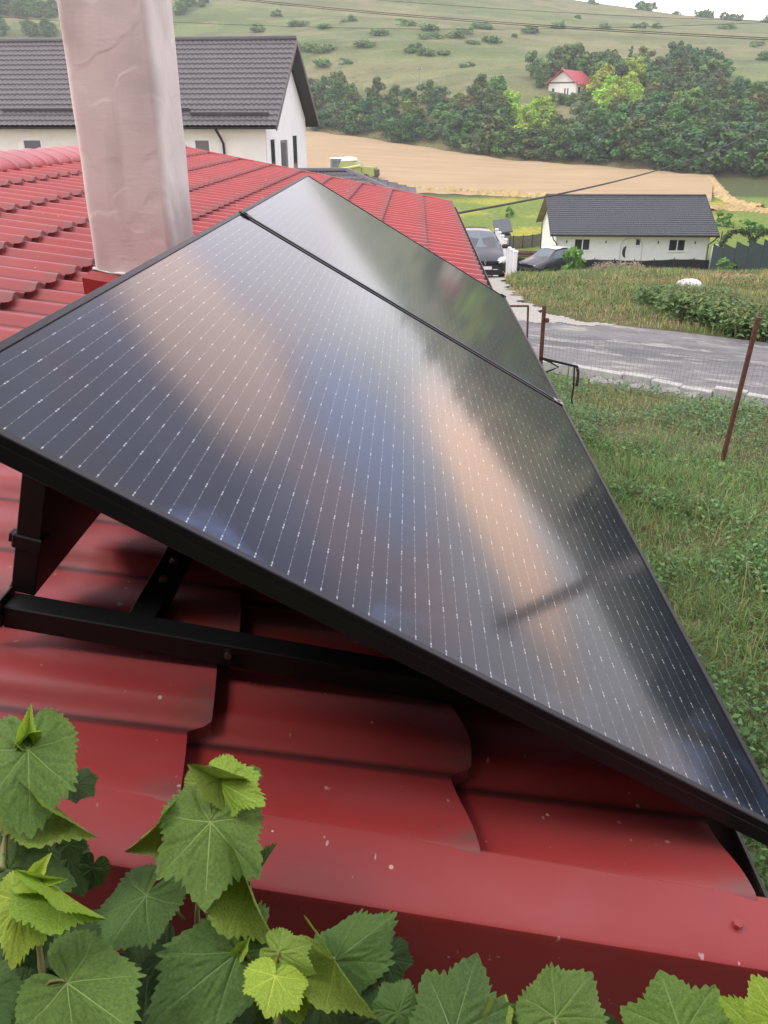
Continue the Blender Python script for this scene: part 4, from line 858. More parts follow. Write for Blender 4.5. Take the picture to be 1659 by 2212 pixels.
for px, py in shr:
    for k in range(rt.choice((1, 2, 3, 4))):
        P = hit(px+rt.gauss(0, 9)*(k > 0), py+rt.gauss(0, 1.5)*(k > 0)); s = rt.uniform(.5, 1.3); place(rt.choice(bushes), P-[0, 0, .15], (s*rt.uniform(1.1, 1.9), s*.85), rt.uniform(0, 6), 'dark shrub scattered on the open grassy hillside above the wood', 'shrub', 'scattered hillside shrubs', rt.choice(((1.5, 1.45, 1.25), (1.3, 1.3, 1.1), (1.5, 1.3, 1.15))))
for px, y, s in ((1283, 470, 1.6), (1392, 468, 2.0), (1405, 470, 2.2), (1380, 470, 1.9), (1515, 468, 1.9), (1525, 468, 2.0), (1560, 468, 1.7), (1590, 470, 1.8), (1576, 468, 1.6), (1655, 466, 1.9), (1460, 470, 1.2)):
    P = gpt(px, y); place(rt.choice(bushes), P-[0, 0, .3], (s*1.2, s), rt.uniform(0, 6), 'bush on the hill crest against the pale sky at the upper right', 'shrub', 'bushes on the hill crest', GM)
# ------------------------------------------------------------------ vehicles
M['navy'] = mat('car_paint_navy', (.016, .018, .032), .22, .05, 3, coat=.8)
M['darkcar'] = mat('car_paint_graphite', (.035, .038, .042), .3, .05, 3, coat=.6)
M['silver'] = mat('car_roof_silver', (.62, .63, .64), .3, coat=.5)
M['carglass'] = mat('car_glass', (.11, .15, .17), .05, spec=.8)  # pale blue of reflected sky put into the glass colour
M['lampglass'] = mat('headlight_lens', (.80, .80, .74), .12, spec=.8)
M['chrome'] = mat('chrome', (.7, .7, .72), .15, metal=1)
M['plate'] = mat('number_plate', (.72, .72, .70), .5)
def car(name, label, loc, ang, paint, roofm, st, Lc, wheel_y, wr=.32, glass=None):
    # st: stations along the length: (y, zlow, half-width, zbelt, half belt, zroof, half roof)
    t = thing(name, label, 'car', loc, ang)
    Mx = Matrix.Translation(loc) @ Matrix.Rotation(ang, 4, 'Z'); A = np.array(Mx)
    X = lambda P: np.asarray(P, float) @ A[:3, :3].T+A[:3, 3]
    def ringof(s):
        y, z0, w, zb, wb, zr, wr_ = s
        h = [(w*.86, z0), (w*.98, z0+.12), (w, z0+.3), (w*.99, (z0+zb)/2+.1), (wb, zb), ((wb+wr_)/2+.02, (zb+zr)/2), (wr_, zr-.05), (wr_*.8, zr), (0, zr+.02)]
        h = [(a, z) for a, z in h]; return [(-a, y, z) for a, z in h]+[(a, y, z) for a, z in h[-2::-1]]
    G = np.array([ringof(s) for s in st]); b = MB(); b.grid(X(G)); n = G.shape[1]
    b.add(X(G[0]), [tuple(range(n))]); b.add(X(G[-1]), [tuple(range(n))[::-1]])
    body = b.build('body', paint, t, smooth=True, angle=65)
    for y in wheel_y:
        for sx in (-1, 1):
            w0 = .80; b = MB(); b.tube(X([(sx*(w0-.10), y, wr), (sx*(w0+.10), y, wr)]), wr, 20)
            wh = b.build('wheel', M['tyre'], t); b = MB(); b.tube(X([(sx*(w0+.06), y, wr), (sx*(w0+.108), y, wr)]), [wr*.66, wr*.6], 14); b.build('rim', M['chrome'], wh)
    return t, X, G
mpv_st = [(-2.12, .42, .56, .62, .50, .64, .40), (-2.08, .30, .74, .70, .64, .74, .52), (-1.92, .24, .84, .80, .76, .86, .62), (-1.5, .22, .89, .93, .82, 1.0, .66), (-1.12, .22, .905, 1.02, .84, 1.10, .70), (-.75, .22, .905, 1.05, .85, 1.36, .66), (-.35, .22, .905, 1.06, .85, 1.55, .62), (.3, .22, .905, 1.07, .85, 1.62, .61), (1.2, .22, .905, 1.08, .84, 1.60, .60), (1.8, .26, .89, 1.08, .80, 1.46, .56), (2.1, .36, .80, 1.02, .70, 1.15, .52), (2.15, .5, .7, .95, .6, 1.0, .45)]
P0 = hit(1040, 600, 20); A0 = math.radians(3)
mpv, X, G = car('parked_car', 'dark navy people carrier parked nose-on at the top of the gravel drive', (P0[0]-.02, P0[1]+1.9, float(T(P0[0], P0[1]+.6))+.0), A0, M['navy'], None, mpv_st, 4.25, (-1.35, 1.35))
b = MB(); b.add(X([(-.70, -1.135, 1.06), (.70, -1.135, 1.06), (.55, -.40, 1.555), (-.55, -.40, 1.555), (0, -1.19, 1.085), (0, -.43, 1.60)]), [(0, 4, 5, 3), (4, 1, 2, 5)]); b.build('windscreen', M['carglass'], mpv)
for sx in (-1, 1):
    b = MB(); b.add(X([(sx*.862, -.95, 1.06), (sx*.862, 1.5, 1.09), (sx*.64, 1.3, 1.52), (sx*.65, -.2, 1.53)]), [(0, 1, 2, 3)]); b.build('side_window', M['carglass'], mpv)
    b = MB(); G_ = [[(sx*.655+sx*.21*math.cos(a)*math.cos(t_)+.0, -1.93-.17*math.sin(a)+.10*abs(math.cos(t_))*math.cos(a)*(1 if math.cos(t_)*1 > 0 else -1)*1.0, .70+.145*math.cos(a)*math.sin(t_)+.05*math.cos(a)*math.cos(t_)) for t_ in np.linspace(0, 2*math.pi, 17)] for a in np.linspace(0, math.pi/2, 6)]
    b.grid(X(np.array(G_))); b.build('headlight', M['lampglass'], mpv, smooth=True)
    b = MB(); b.box(X([(sx*1.0, -.72, 1.08)])[0], (.24, .14, .17), A[:3, :3] if False else np.array(Matrix.Rotation(A0, 3, 'Z')), bev=.04); b.build('wing_mirror', M['darkmetal'], mpv)
RA = np.array(Matrix.Rotation(A0, 3, 'Z'))
b = MB(); b.box(X([(0, -2.13, .30)])[0], (1.30, .06, .20), RA, bev=.03); b.build('lower_grille', M['black'], mpv)
for sx in (-1, 1):
    b = MB(); b.box(X([(sx*.29, -2.105, .66)])[0], (.34, .05, .11), RA, bev=.02); b.build('grille', M['black'], mpv)
b = MB(); b.box(X([(0, -2.165, .47)])[0], (.52, .02, .115), RA, bev=.004); b.box(X([(-.235, -2.178, .47)])[0], (.045, .01, .105), RA, m=1); b.build('number_plate', [M['plate'], mat('plate_blue', (.02, .06, .3), .5)], mpv)
b = MB(); cc_ = (0, -2.155, .685)                                     # upright hollow diamond badge
o_ = [(-.062, 0), (0, -.095), (.062, 0), (0, .095)]; i_ = [(-.028, 0), (0, -.045), (.028, 0), (0, .045)]
for k in range(4):
    a1, a2, c1, c2 = o_[k], o_[(k+1) % 4], i_[k], i_[(k+1) % 4]
    b.prism(X([(a1[0], cc_[1], cc_[2]+a1[1]), (a2[0], cc_[1], cc_[2]+a2[1]), (c2[0], cc_[1], cc_[2]+c2[1]), (c1[0], cc_[1], cc_[2]+c1[1])]), X([(0, -.02, 0)])[0]-X([(0, 0, 0)])[0])
b.build('badge', M['chrome'], mpv)
b = MB(); b.box(X([(0, -.55, 1.40)])[0], (.22, .05, .07), RA, bev=.02); b.build('rear_view_mirror', M['darkmetal'], mpv)
hat_st = [(-2.0, .42, .60, .60, .52, .62, .40), (-1.95, .30, .76, .68, .66, .70, .52), (-1.7, .22, .84, .78, .76, .82, .60), (-1.1, .2, .87, .90, .80, .95, .64), (-.8, .2, .875, .95, .80, 1.05, .64), (-.1, .2, .875, .97, .80, 1.42, .58), (.5, .2, .875, .98, .80, 1.48, .57), (1.2, .2, .875, 1.0, .80, 1.42, .56), (1.75, .24, .86, 1.0, .77, 1.10, .55), (2.0, .38, .78, .9, .66, .95, .5)]
P1 = at(1165, 585, 50.0); P1[2] = float(T(P1[0], P1[1])); A1 = math.radians(-52)
hat, X, G = car('parked_car', 'dark hatchback with pale shiny roof behind weeds at the foot of the bungalow', (P1[0]+.7, P1[1]+.9, P1[2]), A1, M['darkcar'], None, hat_st, 4.0, (-1.25, 1.25))
b = MB(); b.add(X([(-.57, -.12, 1.455), (.57, -.12, 1.455), (.57, .5, 1.505), (.56, 1.2, 1.45), (-.56, 1.2, 1.45), (-.57, .5, 1.505), (0, -.12, 1.475), (0, .5, 1.525), (0, 1.2, 1.47)]), [(0, 6, 7, 5), (6, 1, 2, 7), (5, 7, 8, 4), (7, 2, 3, 8)]); b.build('roof_panel', M['silver'], hat)
b = MB(); b.add(X([(-.66, -.84, 1.0), (.66, -.84, 1.0), (.54, -.16, 1.43), (-.54, -.16, 1.43), (0, -.87, 1.03), (0, -.17, 1.46)]), [(0, 4, 5, 3), (4, 1, 2, 5)]); b.build('windscreen', M['carglass'], hat)
for sx in (-1, 1):
    b = MB(); b.add(X([(sx*.825, -.62, .98), (sx*.825, .45, .99), (sx*.615, .4, 1.40), (sx*.62, -.05, 1.37)]), [(0, 1, 2, 3)]); b.build('side_window', M['carglass'], hat)
    b = MB(); b.add(X([(sx*.825, .52, .99), (sx*.82, 1.5, 1.02), (sx*.60, 1.2, 1.36), (sx*.615, .48, 1.40)]), [(0, 1, 2, 3)]); b.build('side_window', M['carglass'], hat)
    b = MB(); b.prism(X([(sx*.78, -1.62, .58), (sx*.52, -1.95, .56), (sx*.50, -1.9, .70), (sx*.78, -1.5, .76)]), X([(0, -.03, .01)])[0]-X([(0, 0, 0)])[0]); b.build('headlight', M['lampglass'], hat)
# combine harvester in the wheat
M['lime'] = mat('lime_paint', (.33, .38, .11), .5, .1, 1.5)
PC_ = at(765, 392, 150); PC_[2] = float(T(PC_[0], PC_[1])); AC = math.radians(-14)
cmb = thing('combine_harvester', 'lime-green combine harvester with pale cab roof working in the wheat field', 'combine harvester', PC_, AC)
AM = np.array(Matrix.Translation(PC_) @ Matrix.Rotation(AC, 4, 'Z')); X = lambda P: np.asarray(P, float) @ AM[:3, :3].T+AM[:3, 3]; RA = AM[:3, :3]
def cb(name, c, s, m, bev=.06, par=None): b = MB(); b.box(X([c])[0], s, RA, bev=bev); return b.build(name, m, par or cmb)
b = MB(); prof = [(-2.2, 1.2), (-2.3, 2.3), (-1.9, 3.05), (-.2, 3.15), (.8, 2.9), (1.5, 2.2), (1.7, 1.2)]
b.prism(X([(x, -1.45, z) for x, z in prof]), X([(0, 2.9, 0)])[0]-X([(0, 0, 0)])[0]); b.build('body', M['lime'], cmb)
cab = cb('cab', (-3.1, 0, 2.55), (1.5, 1.9, 1.7), mat('cab_dark', (.22, .20, .19), .4), .12)
cb('cab_window', (-3.05, -.962, 2.7), (.9, .02, 1.0), M['carglass'], .005, cab); cb('cab_window', (-3.87, 0, 2.65), (.03, 1.5, 1.1), M['carglass'], .005, cab)
cb('cab_roof', (-3.0, 0, 3.5), (1.9, 2.1, .22), M['trimwhite'], .08, cab)
b = MB(); b.prism(X([(-2.0, -1.2, 3.1), (.4, -1.2, 3.2), (.1, -1.0, 3.65), (-1.4, -1.0, 3.75)]), X([(0, 2.2, 0)])[0]-X([(0, 0, 0)])[0]); b.build('grain_tank', M['trimwhite'], cmb)
b = MB(); b.tube(X([(1.6, -1.6, 2.5), (-1.9, -1.7, 1.9)]), .2, 10); b.build('unloading_auger', mat('pale_lime', (.55, .60, .30), .5), cmb)
b = MB(); b.prism(X([(1.75, -1.3, .9), (1.75, -1.3, 2.3), (3.7, -1.3, 2.2), (3.9, -1.3, 1.0), (3.2, -1.3, .55)]), X([(0, 2.6, 0)])[0]-X([(0, 0, 0)])[0]); b.build('straw_hood', M['lime'], cmb)
b = MB(); b.prism(X([(3.82, -1.2, .5), (4.15, -1.2, .9), (4.1, -1.2, 1.8), (3.85, -1.2, 1.9)]), X([(0, 2.4, 0)])[0]-X([(0, 0, 0)])[0]); b.build('chopper', M['darkmetal'], cmb)
for x, r in ((-1.6, .95), (2.4, .6)):
    for y in (-1.35, 1.35): b = MB(); b.tube(X([(x, y-.28, r), (x, y+.28, r)]), r, 18); wh = b.build('wheel', M['tyre'], cmb); b = MB(); b.tube(X([(x, y-.30, r), (x, y+.30, r)]), r*.5, 12); b.build('rim', M['lime'], wh)
b = MB(); b.prism(X([(-5.4, -2.8, .2), (-4.2, -2.8, .2), (-4.2, -2.8, 1.1), (-4.6, -2.8, 1.2)]), X([(0, 5.6, 0)])[0]-X([(0, 0, 0)])[0]); b.build('header', M['lime'], cmb)
# ------------------------------------------------------------------ straw rows along the field edge
def windrow(pts, wid, hgt, n, name='straw_row'):
    pts = np.array([hit(*q)[:2] for q in pts]); tt = np.linspace(0, len(pts)-1, n); x = np.interp(tt, range(len(pts)), pts[:, 0]); y = np.interp(tt, range(len(pts)), pts[:, 1])
    d = np.stack([np.gradient(x), np.gradient(y)], 1); d /= np.linalg.norm(d, axis=1)[:, None]; nr = np.stack([-d[:, 1], d[:, 0]], 1)
    g = np.random.default_rng(3); V = []
    for s in np.linspace(-1, 1, 7):
        w_ = wid*(1+.25*g.normal(size=n)); X_ = x+nr[:, 0]*s*w_; Y_ = y+nr[:, 1]*s*w_
        V.append(np.stack([X_, Y_, T(X_, Y_)+hgt*(1-s*s)*(1+.45*g.normal(size=n))+.03], -1))
    b = MB(); b.grid(np.stack(V)); o = b.build(name, M['straw'], smooth=True); tag(o, kind='stuff'); return o
windrow([(700, 402), (900, 412), (1040, 420), (1180, 428)], .9, .55, 160)
windrow([(1528, 387), (1545, 405), (1560, 425), (1585, 440), (1640, 452)], 1.1, .42, 90)
windrow([(1530, 455), (1590, 452), (1700, 462)], 1.4, .35, 90)
# ------------------------------------------------------------------ kerb, fence posts, wire mesh, gate
kx = [(1171, 793, 1357, 820, 0.0)]
n2_ = lambda v: v/np.linalg.norm(v)
K0, K1 = hit(1130, 789)[:2], hit(1645, 873)[:2]; kd = n2_(K1-K0); kn = np.array([kd[1], -kd[0]])
if kn[1] > 0: kn = -kn
KL = np.linalg.norm(K1-K0); s = 0.0; i = 0
while s < KL+3.2:
    ln = .98 if s < KL*.36 else .50
    sag = 0 if s < KL*.40 else (.02+.03*math.sin(i*2.1)); c = K0+kd*(s+ln/2)+kn*(.10+sag*1.5)
    yaw_ = math.atan2(kd[1], kd[0])+(0 if ln > .6 else rt.uniform(-.09, .09)); R_ = np.array(Matrix.Rotation(yaw_, 3, 'Z') @ Matrix.Rotation(rt.uniform(-.03, .03) if ln < .6 else 0, 3, 'Y'))
    b = MB(); b.box((c[0], c[1], float(T(*c))+.075-sag), (ln-.012, .15, .22), R_, bev=.012)
    tag(b.build('kerb_stone', M['kerbtop']), ('long pale kerb stone in the straight run beside the black strap' if ln > .6 else 'short grey kerb stone in the sunken uneven run at the road edge'), 'kerb stone', 'kerb stones along the road'); s += ln; i += 1
for k in range(9):                                                    # lumps of spilt concrete under the short kerb stones
    c = K0+kd*(KL*(.40+.045*k)+rt.uniform(-.1, .1))+kn*(.30+rt.uniform(0, .12)); b = MB(); g = np.random.default_rng(k); nn_ = 9
    th_ = np.linspace(0, 2*math.pi, nn_+1)[:-1]; rr_ = .10+.06*g.random(nn_)
    lo = np.stack([c[0]+rr_*1.3*np.cos(th_), c[1]+rr_*np.sin(th_), T(c[0], c[1])-.05+0*th_], 1); mid = lo+[0, 0, .12]; mid[:, :2] = c+(mid[:, :2]-c)*.85; mid[:, 2] += .03*g.normal(size=nn_); tp = np.array([[c[0], c[1], float(T(*c))+.12]])
    b.add(np.vstack([lo, mid, tp]), [(j, (j+1) % nn_, nn_+(j+1) % nn_, nn_+j) for j in range(nn_)]+[(nn_+j, nn_+(j+1) % nn_, 2*nn_) for j in range(nn_)])
    tag(b.build('concrete_lump', M['concrete']), 'rough lump of spilt concrete below the sunken kerb stones', 'rubble', 'concrete lumps under the kerb')
fn = thing('wire_fence', 'rusty post-and-wire-mesh fence between the grass and the road', 'fence', (2.2, 10.4, -3.9))
pA_top, pB_top = at(1176, 660, 10.3), at(1638, 685, 9.3)
pA_bot = at(1160, 905, 10.3)
pB_bot = at(1555, 1005, 9.55)
def lpost(p, q, w=.045):
    d = q-p; L = np.linalg.norm(d); d /= L; x = np.cross([0, 1, 0], d); x /= np.linalg.norm(x); y = np.cross(d, x)
    b = MB(); b.box((p+q)/2, (w, w, L), np.stack([x, y, d], 1), bev=.003); return b.build('post', M['rust'], fn)
for p, q in ((pA_bot, pA_top), (pB_bot-[0, 0, .3], pB_top)): lpost(p, q)
pC_top = pB_top+(pB_top-pA_top)*1.0; lpost(pC_top-[0, 0, 2.1], pC_top)
b = MB(); c = pA_top+(pA_bot-pA_top)*.12; b.box(c+[.04, -.02, 0], (.05, .05, .05), bev=.008); b.build('hinge', M['rust'], fn)
def mesh_span(a0, a1, c0, c1, nv, nh, r):
    b = MB(); a0, a1, c0, c1 = map(np.asarray, (a0, a1, c0, c1))
    for i in range(nv+1): t = i/nv; b.tube([a0+(c0-a0)*t, a1+(c1-a1)*t], r, 3, cap=False)
    for j in range(nh+1): t = j/nh; b.tube([a0+(a1-a0)*t, c0+(c1-c0)*t], r, 3, cap=False)
    return b.build('wire_mesh', M['wire'], fn)
tA, tB = pA_top+(pA_bot-pA_top)*.20, pB_top+(pB_bot-pB_top)*.28
mesh_span(tA, pA_bot, tB, pB_bot, 52, 26, .0013); mesh_span(tB, pB_bot, pC_top+[0, 0, -.5], pC_top+[0, 0, -2.0], 50, 26, .0013)
for t in (.25, .9):
    b = MB(); p, q = pA_top+(pA_bot-pA_top)*t, pB_top+(pB_bot-pB_top)*(t+.05); b.tube([p, (p+q)/2+[0, 0, -.02], q], .002, 4); b.build('tension_wire', M['wire'], fn)
gt_ = thing('gate_frame', 'rusty thin gate frame standing just left of the first fence post', 'gate', at(1140, 735, 11.3))
g0, g1, g2 = at(1100, 661, 11.0), at(1141, 661, 11.2), at(1137, 790, 11.2)
gl = g0+(g0-g1)*2
for p, q, nm in ((gl, g1, 'top_rail'), (g1, g2, 'upright'), (gl, gl+(g2-g1), 'upright'), (gl+(g2-g1)*.96, g2+(g1-g2)*.04, 'bottom_rail')):
    b = MB(); b.tube([p, q], .015, 6); b.build(nm, M['rust'], gt_)
# black strap tied to the first post
st0 = at(1166, 773, 10.25); b = MB()
def ribbon(b, pts, w=.022):
    P = np.array(pts); nn_ = len(P); T_ = np.gradient(P, axis=0); T_ /= np.linalg.norm(T_, axis=1)[:, None]; s_ = np.cross(T_, [0, 1, 0.05]); s_ /= np.linalg.norm(s_, axis=1)[:, None]; y = np.array([0, .004, 0])
    b.grid(np.stack([P-s_*w/2-y, P+s_*w/2-y])); b.grid(np.stack([P-s_*w/2+y, P+s_*w/2+y]), flip=True); b.grid(np.stack([P+s_*w/2-y, P+s_*w/2+y])); b.grid(np.stack([P-s_*w/2+y, P-s_*w/2-y]))
sp = lambda px, py: at(px, py, 10.15)
ribbon(b, [sp(1166, 773), sp(1190, 779), sp(1220, 786), sp(1247, 792)], .03); ribbon(b, [sp(1241, 790), sp(1240, 812), sp(1239, 836), sp(1235, 862), sp(1236, 872)])
ribbon(b, [sp(1246, 791), sp(1249, 805), sp(1248, 822), sp(1245, 834)], .035); ribbon(b, [sp(1167, 774), sp(1190, 783), sp(1206, 793), sp(1192, 799), sp(1176, 805)], .02)
tag(b.build('strap', M['strap']), 'black strap tied to the rusty post and hanging down over the wire mesh', 'strap')
# ------------------------------------------------------------------ cables and poles
def cable(p, q, sag, r, label, name='overhead_cable', grp=None):
    p, q = np.asarray(p, float), np.asarray(q, float); t = np.linspace(0, 1, 28)[:, None]; P = p+(q-p)*t; P[:, 2] -= (sag*4*t*(1-t))[:, 0]
    b = MB(); b.tube(P, r, 5); tag(b.build(name, M['cable']), label, 'cable', grp)
def pole(px, pyt, pyb, y, r, label, m=None):
    base = hit(px, pyb, 120); top = at(px, pyt, base[1])
    t = thing('utility_pole', label, 'pole', base); b = MB(); b.tube([base-[0, 0, .3], top], [r*1.3, r*.8], 8); b.build('pole', m or M['concrete'], t)
    b = MB(); b.box(top-[0, 0, .5], (1.3, .1, .1)); b.build('cross_arm', M['bark'], t)
    for s in (-.55, .55): b = MB(); b.tube([top+[s, 0, -.45], top+[s, 0, -.2]], .05, 6); b.build('insulator', M['trimwhite'], t)
    return base, top
pole(906, 145, 188, 210, .16, 'pale slim pole standing in the trees at the foot of the hill')
pole(1356, 122, 148, 250, .16, 'small pale pole beside the narrow tree right of the hillside house')
# the street pole outside the frame on the right that carries the wires (seen mirrored in the nearer panel)
pb = np.array([17.0, 26.0, float(T(17.0, 26.0))]); pt = pb+[0, 0, 9.6]
t = thing('utility_pole', 'tall concrete street pole beyond the right edge of the picture, mirrored in the nearer panel', 'pole', pb)
b = MB(); b.tube([pb-[0, 0, .3], pt], [.34, .22], 10); b.build('pole', M['concrete'], t); b = MB(); b.box(pt-[0, 0, .4], (1.8, .12, .12)); b.build('cross_arm', M['darkmetal'], t)
wl = 'dark power line across the hillside, %s'
for k in (0, 1): cable(at(480, -8+k*3.5, 60), at(1800, 88+k*4, 42), .25, .017, wl % 'one of the close pair in the thick slanting line', grp='paired power lines')
cable(at(300, 44, 60), at(1780, 42, 60), .5, .012, wl % 'the lower near-level one'); cable(at(750, -6, 60), at(1800, 50, 55), .2, .011, wl % 'the faint upper one toward the crest')
cable(at(-60, 32, 60), at(380, 52, 60), .1, .012, wl % 'the short one left of the chimney'); cable(at(1500, -12, 50), at(1760, 14, 50), .05, .012, 'thin dark power line against the white sky in the upper right corner')
ca = RF(S_EAVE-.05, 9.95, -.15); cable(at(985, 461, ca[1]), at(1700, 232, 44), .55, .014, 'dark service cable running from the red roof corner up to the right', 'service_cable')
# ------------------------------------------------------------------ things round the bungalow
def fence_run(p, q, h, m, label, name='mesh_fence', npost=8, step=0.0, grp=None, cat='fence'):
    p, q = np.asarray(p, float), np.asarray(q, float); mid = (p+q)/2; t = thing(name, label, cat, (mid[0], mid[1], float(T(mid[0], mid[1]))), 0, grp)
    xs = np.linspace(0, 1, npost)
    def Z(pt): return float(T(pt[0], pt[1]))
    for i in range(npost-1):
        a, c = p+(q-p)*xs[i], p+(q-p)*xs[i+1]; b = MB(); n_ = 6; uu = np.linspace(0, 1, n_); zs_ = [max(Z(a), Z(c))+h]*2 if step else [Z(a)+h, Z(c)+h]
        top = np.array([[*(a+(c-a)*u), zs_[0]+(zs_[1]-zs_[0])*u-.03*math.sin(math.pi*u)] for u in uu]); bot = np.array([[*(a+(c-a)*u), Z(a+(c-a)*u)-.05] for u in uu])
        d = np.array([0, .015, 0]); w_ = np.array([0, .03, 0])*np.sin(np.linspace(0, 9, n_))[:, None]
        b.grid(np.stack([bot-d, (bot+top)/2-d+w_, top-d])); b.grid(np.stack([bot+d, (bot+top)/2+d+w_, top+d]), flip=True); b.build('panel', m, t, smooth=True)
    for i in range(npost):
        a = p+(q-p)*xs[i]; b = MB(); b.tube([(a[0], a[1]-.04, Z(a)-.2), (a[0], a[1]-.04, Z(a)+h+.12)], .03, 6); b.build('post', M['darkmetal'], t)
    return t
M['shade'] = mat('black_shade_cloth', (.016, .017, .019), .8, .25, 6)
M['greenshade'] = mat('dark_green_shade_cloth', (.020, .040, .040), .75, .25, 5)
def xy(px, y): x = xat(px, y, -9.5); return np.array([x, y])
fence_run(xy(1085, 63), xy(1196, 62.5), 1.15, M['shade'], 'black shade-cloth fence stretch beside the parked dark hatchback', npost=4)
fence_run(xy(1196, 62.5), xy(1540, 64), 1.0, M['shade'], 'black shade-cloth fence along the foot of the white bungalow', npost=9)
fence_run(xy(1540, 64), xy(1850, 70), 1.5, M['shade'], 'black fence behind the rose arches right of the bungalow', npost=6)
a_, c_ = hit(1536, 574)[:2], hit(1700, 660)[:2]
fence_run(xy(1534, 61), xy(1770, 40), 1.75, M['greenshade'], 'dark green stepped privacy fence running toward the viewer at the right edge', npost=9, step=1)
fence_run(xy(1090, 84), xy(1172, 86), 1.2, mat('old_wire_fence', (.16, .15, .11), .9, .4, 8), 'weathered brown garden fence behind the plank pile left of the bungalow', npost=5)
# gate pillars
def pillar(px, y, h, wd, label, grp):
    x, _ = xy(px, y); z = float(T(x, y)); t = thing('fence_pillar', label, 'pillar', (x, y, z), 0, grp); b = MB(); b.box((x, y, z+h/2), (wd, wd, h), bev=.01); b.build('shaft', M['white'], t)
    b = MB(); b.box((x, y, z+h+.04), (wd*1.35, wd*1.35, .08), bev=.015); b.build('cap', M['white'], t)
for i, (px, y, pt_) in enumerate(((1064, 47, 497), (1069, 45, 504), (1074.5, 43, 511), (1080.5, 41.5, 519))): pillar(px, y, zat(pt_, y)-float(T(xy(px, y)[0], y)), .14, 'slim white capped pillar in the tall row behind the navy car', 'tall white pillars')
for i, (px, y, pt_) in enumerate(((1091, 46, 537), (1098, 45, 541), (1104.5, 44, 545))): pillar(px, y, zat(pt_, y)-float(T(xy(px, y)[0], y)), .19, 'short white pillar in the low group right of the navy car', 'short white pillars')
hx, hy = xy(1077, 51); hz = zat(484, 51)-3.0; ht = thing('garden_hut', 'small dark hut with a slanted grey roof behind the white pillars', 'hut', (hx, hy, hz))
b = MB(); b.box((hx, hy, hz+.9), (.9, .9, 3.2)); b.build('wall', M['shade'], ht); b = MB(); b.box((hx-.03, hy-.46, hz+2.15), (.84, .02, .55)); b.build('window', mat('hazy_pane', (.30, .32, .33), .3), ht)
b = MB(); b.prism([(hx-.5, hy-.8, hz+2.5), (hx+.5, hy-.8, hz+2.65), (hx+.5, hy-.8, hz+2.72), (hx-.5, hy-.8, hz+2.57)], (0, 1.6, .55)); b.build('roof', M['slateroof'], ht)
pl = xy(1146, 79); pz = float(T(*pl)); 
for k in range(7):
    b = MB(); ang = rt.uniform(-.15, .15); b.box((pl[0]+rt.uniform(-.3, .3), pl[1]+(k % 3-1)*.3, pz+.12+.16*(k//3)+.05), (3.0+rt.uniform(-.5, .5), .22, .08), np.array(Matrix.Rotation(ang, 3, 'Z')))
    tag(b.build('plank', mat('old_plank', (.14, .075, .05), .85, .3, 4) if k == 0 else bpy.data.materials['old_plank']), 'old brown plank in the loose pile left of the bungalow', 'plank', 'planks piled left of the bungalow')
def arch(px, y, h, wd, label):
    x, _ = xy(px, y); z = float(T(x, y)); t = thing('rose_arch', label, 'garden arch', (x, y, z), 0, 'leafy rose arches'); b = MB(); tt = np.linspace(0, math.pi, 16)
    pth = [(x-wd/2, y, z)]+[(x-wd/2*math.cos(a), y, z+h-wd/2+wd/2*math.sin(a)) for a in tt]+[(x+wd/2, y, z)]
    b.tube(pth, .035, 6); b.build('frame', M['darkmetal'], t)
    P = np.array(pth); g = np.random.default_rng(int(px)); n = 900; k = g.uniform(0, len(P)-1, n); q = np.stack([np.interp(k, range(len(P)), P[:, i]) for i in range(3)], 1)+g.normal(size=(n, 3))*[.13, .13, .13]-np.array([x, y, z])
    d = g.normal(size=(n, 3)); d /= np.linalg.norm(d, axis=1)[:, None]; e = np.cross(d, g.normal(size=(n, 3))); e /= np.linalg.norm(e, axis=1)[:, None]; s_ = .09
    V = np.stack([q-d*s_, q-e*s_*.6, q+d*s_, q+e*s_*.6], 1).reshape(-1, 3); c = np.repeat(np.array([.07, .11, .035])*g.uniform(.6, 1.4, (n, 1)), 4, 0); w_ = np.repeat(g.random(n) < .02, 4); c[w_] = (.6, .55, .55)
    fo = fastmesh('foliage', V, np.arange(4*n).reshape(n, 4), M['crown'], c, t); fo.color = (1, 1, 1, 1)
arch(1588, 66, 3.0, 2.4, 'leafy rose arch right of the bungalow, the more complete left one'); arch(1650, 67, 3.0, 2.2, 'leafy rose arch cut by the right edge of the picture')
gx_, gy_ = xy(1540+22, 65.5); gz_ = float(T(gx_, gy_)); gl_ = thing('grill', 'small dark garden grill beside the privacy fence', 'grill', (gx_, gy_, gz_))
b = MB(); b.box((gx_, gy_, gz_+1.45), (.7, .5, .3), bev=.05); b.build('bowl', M['darkmetal'], gl_)
for sx in (-.28, .28): b = MB(); b.tube([(gx_+sx, gy_, gz_), (gx_+sx, gy_, gz_+1.3)], .03, 6); b.build('leg', M['darkmetal'], gl_)
b = MB(); b.tube([(gx_-.3, gy_+.2, gz_+1.4), (gx_-.3, gy_+.2, gz_+3.0)], .04, 6); b.build('chimney', M['darkmetal'], gl_)
tx, ty = xy(1588, 64.8); tz = float(T(tx, ty)); b = MB(); b.box((tx, ty, tz+1.55), (.9, .6, .35), bev=.08); tag(b.build('planter', mat('tan_planter', (.55, .47, .36), .8)), 'tan block-shaped planter beside the grill behind the privacy fence', 'planter')
px_, py_ = xy(1541, 63.0)[0], 63.0; b = MB(); z_ = float(T(px_, py_)); b.tube([(px_, py_, z_), (px_, py_, z_+1.5), (px_, py_, z_+1.95), (px_, py_, z_+2.1)], [.28, .3, .25, .05], 12); tag(b.build('rain_barrel', mat('blue_grey_plastic', (.42, .46, .52), .4), smooth=True), 'pale blue-grey barrel at the right corner of the bungalow', 'barrel')
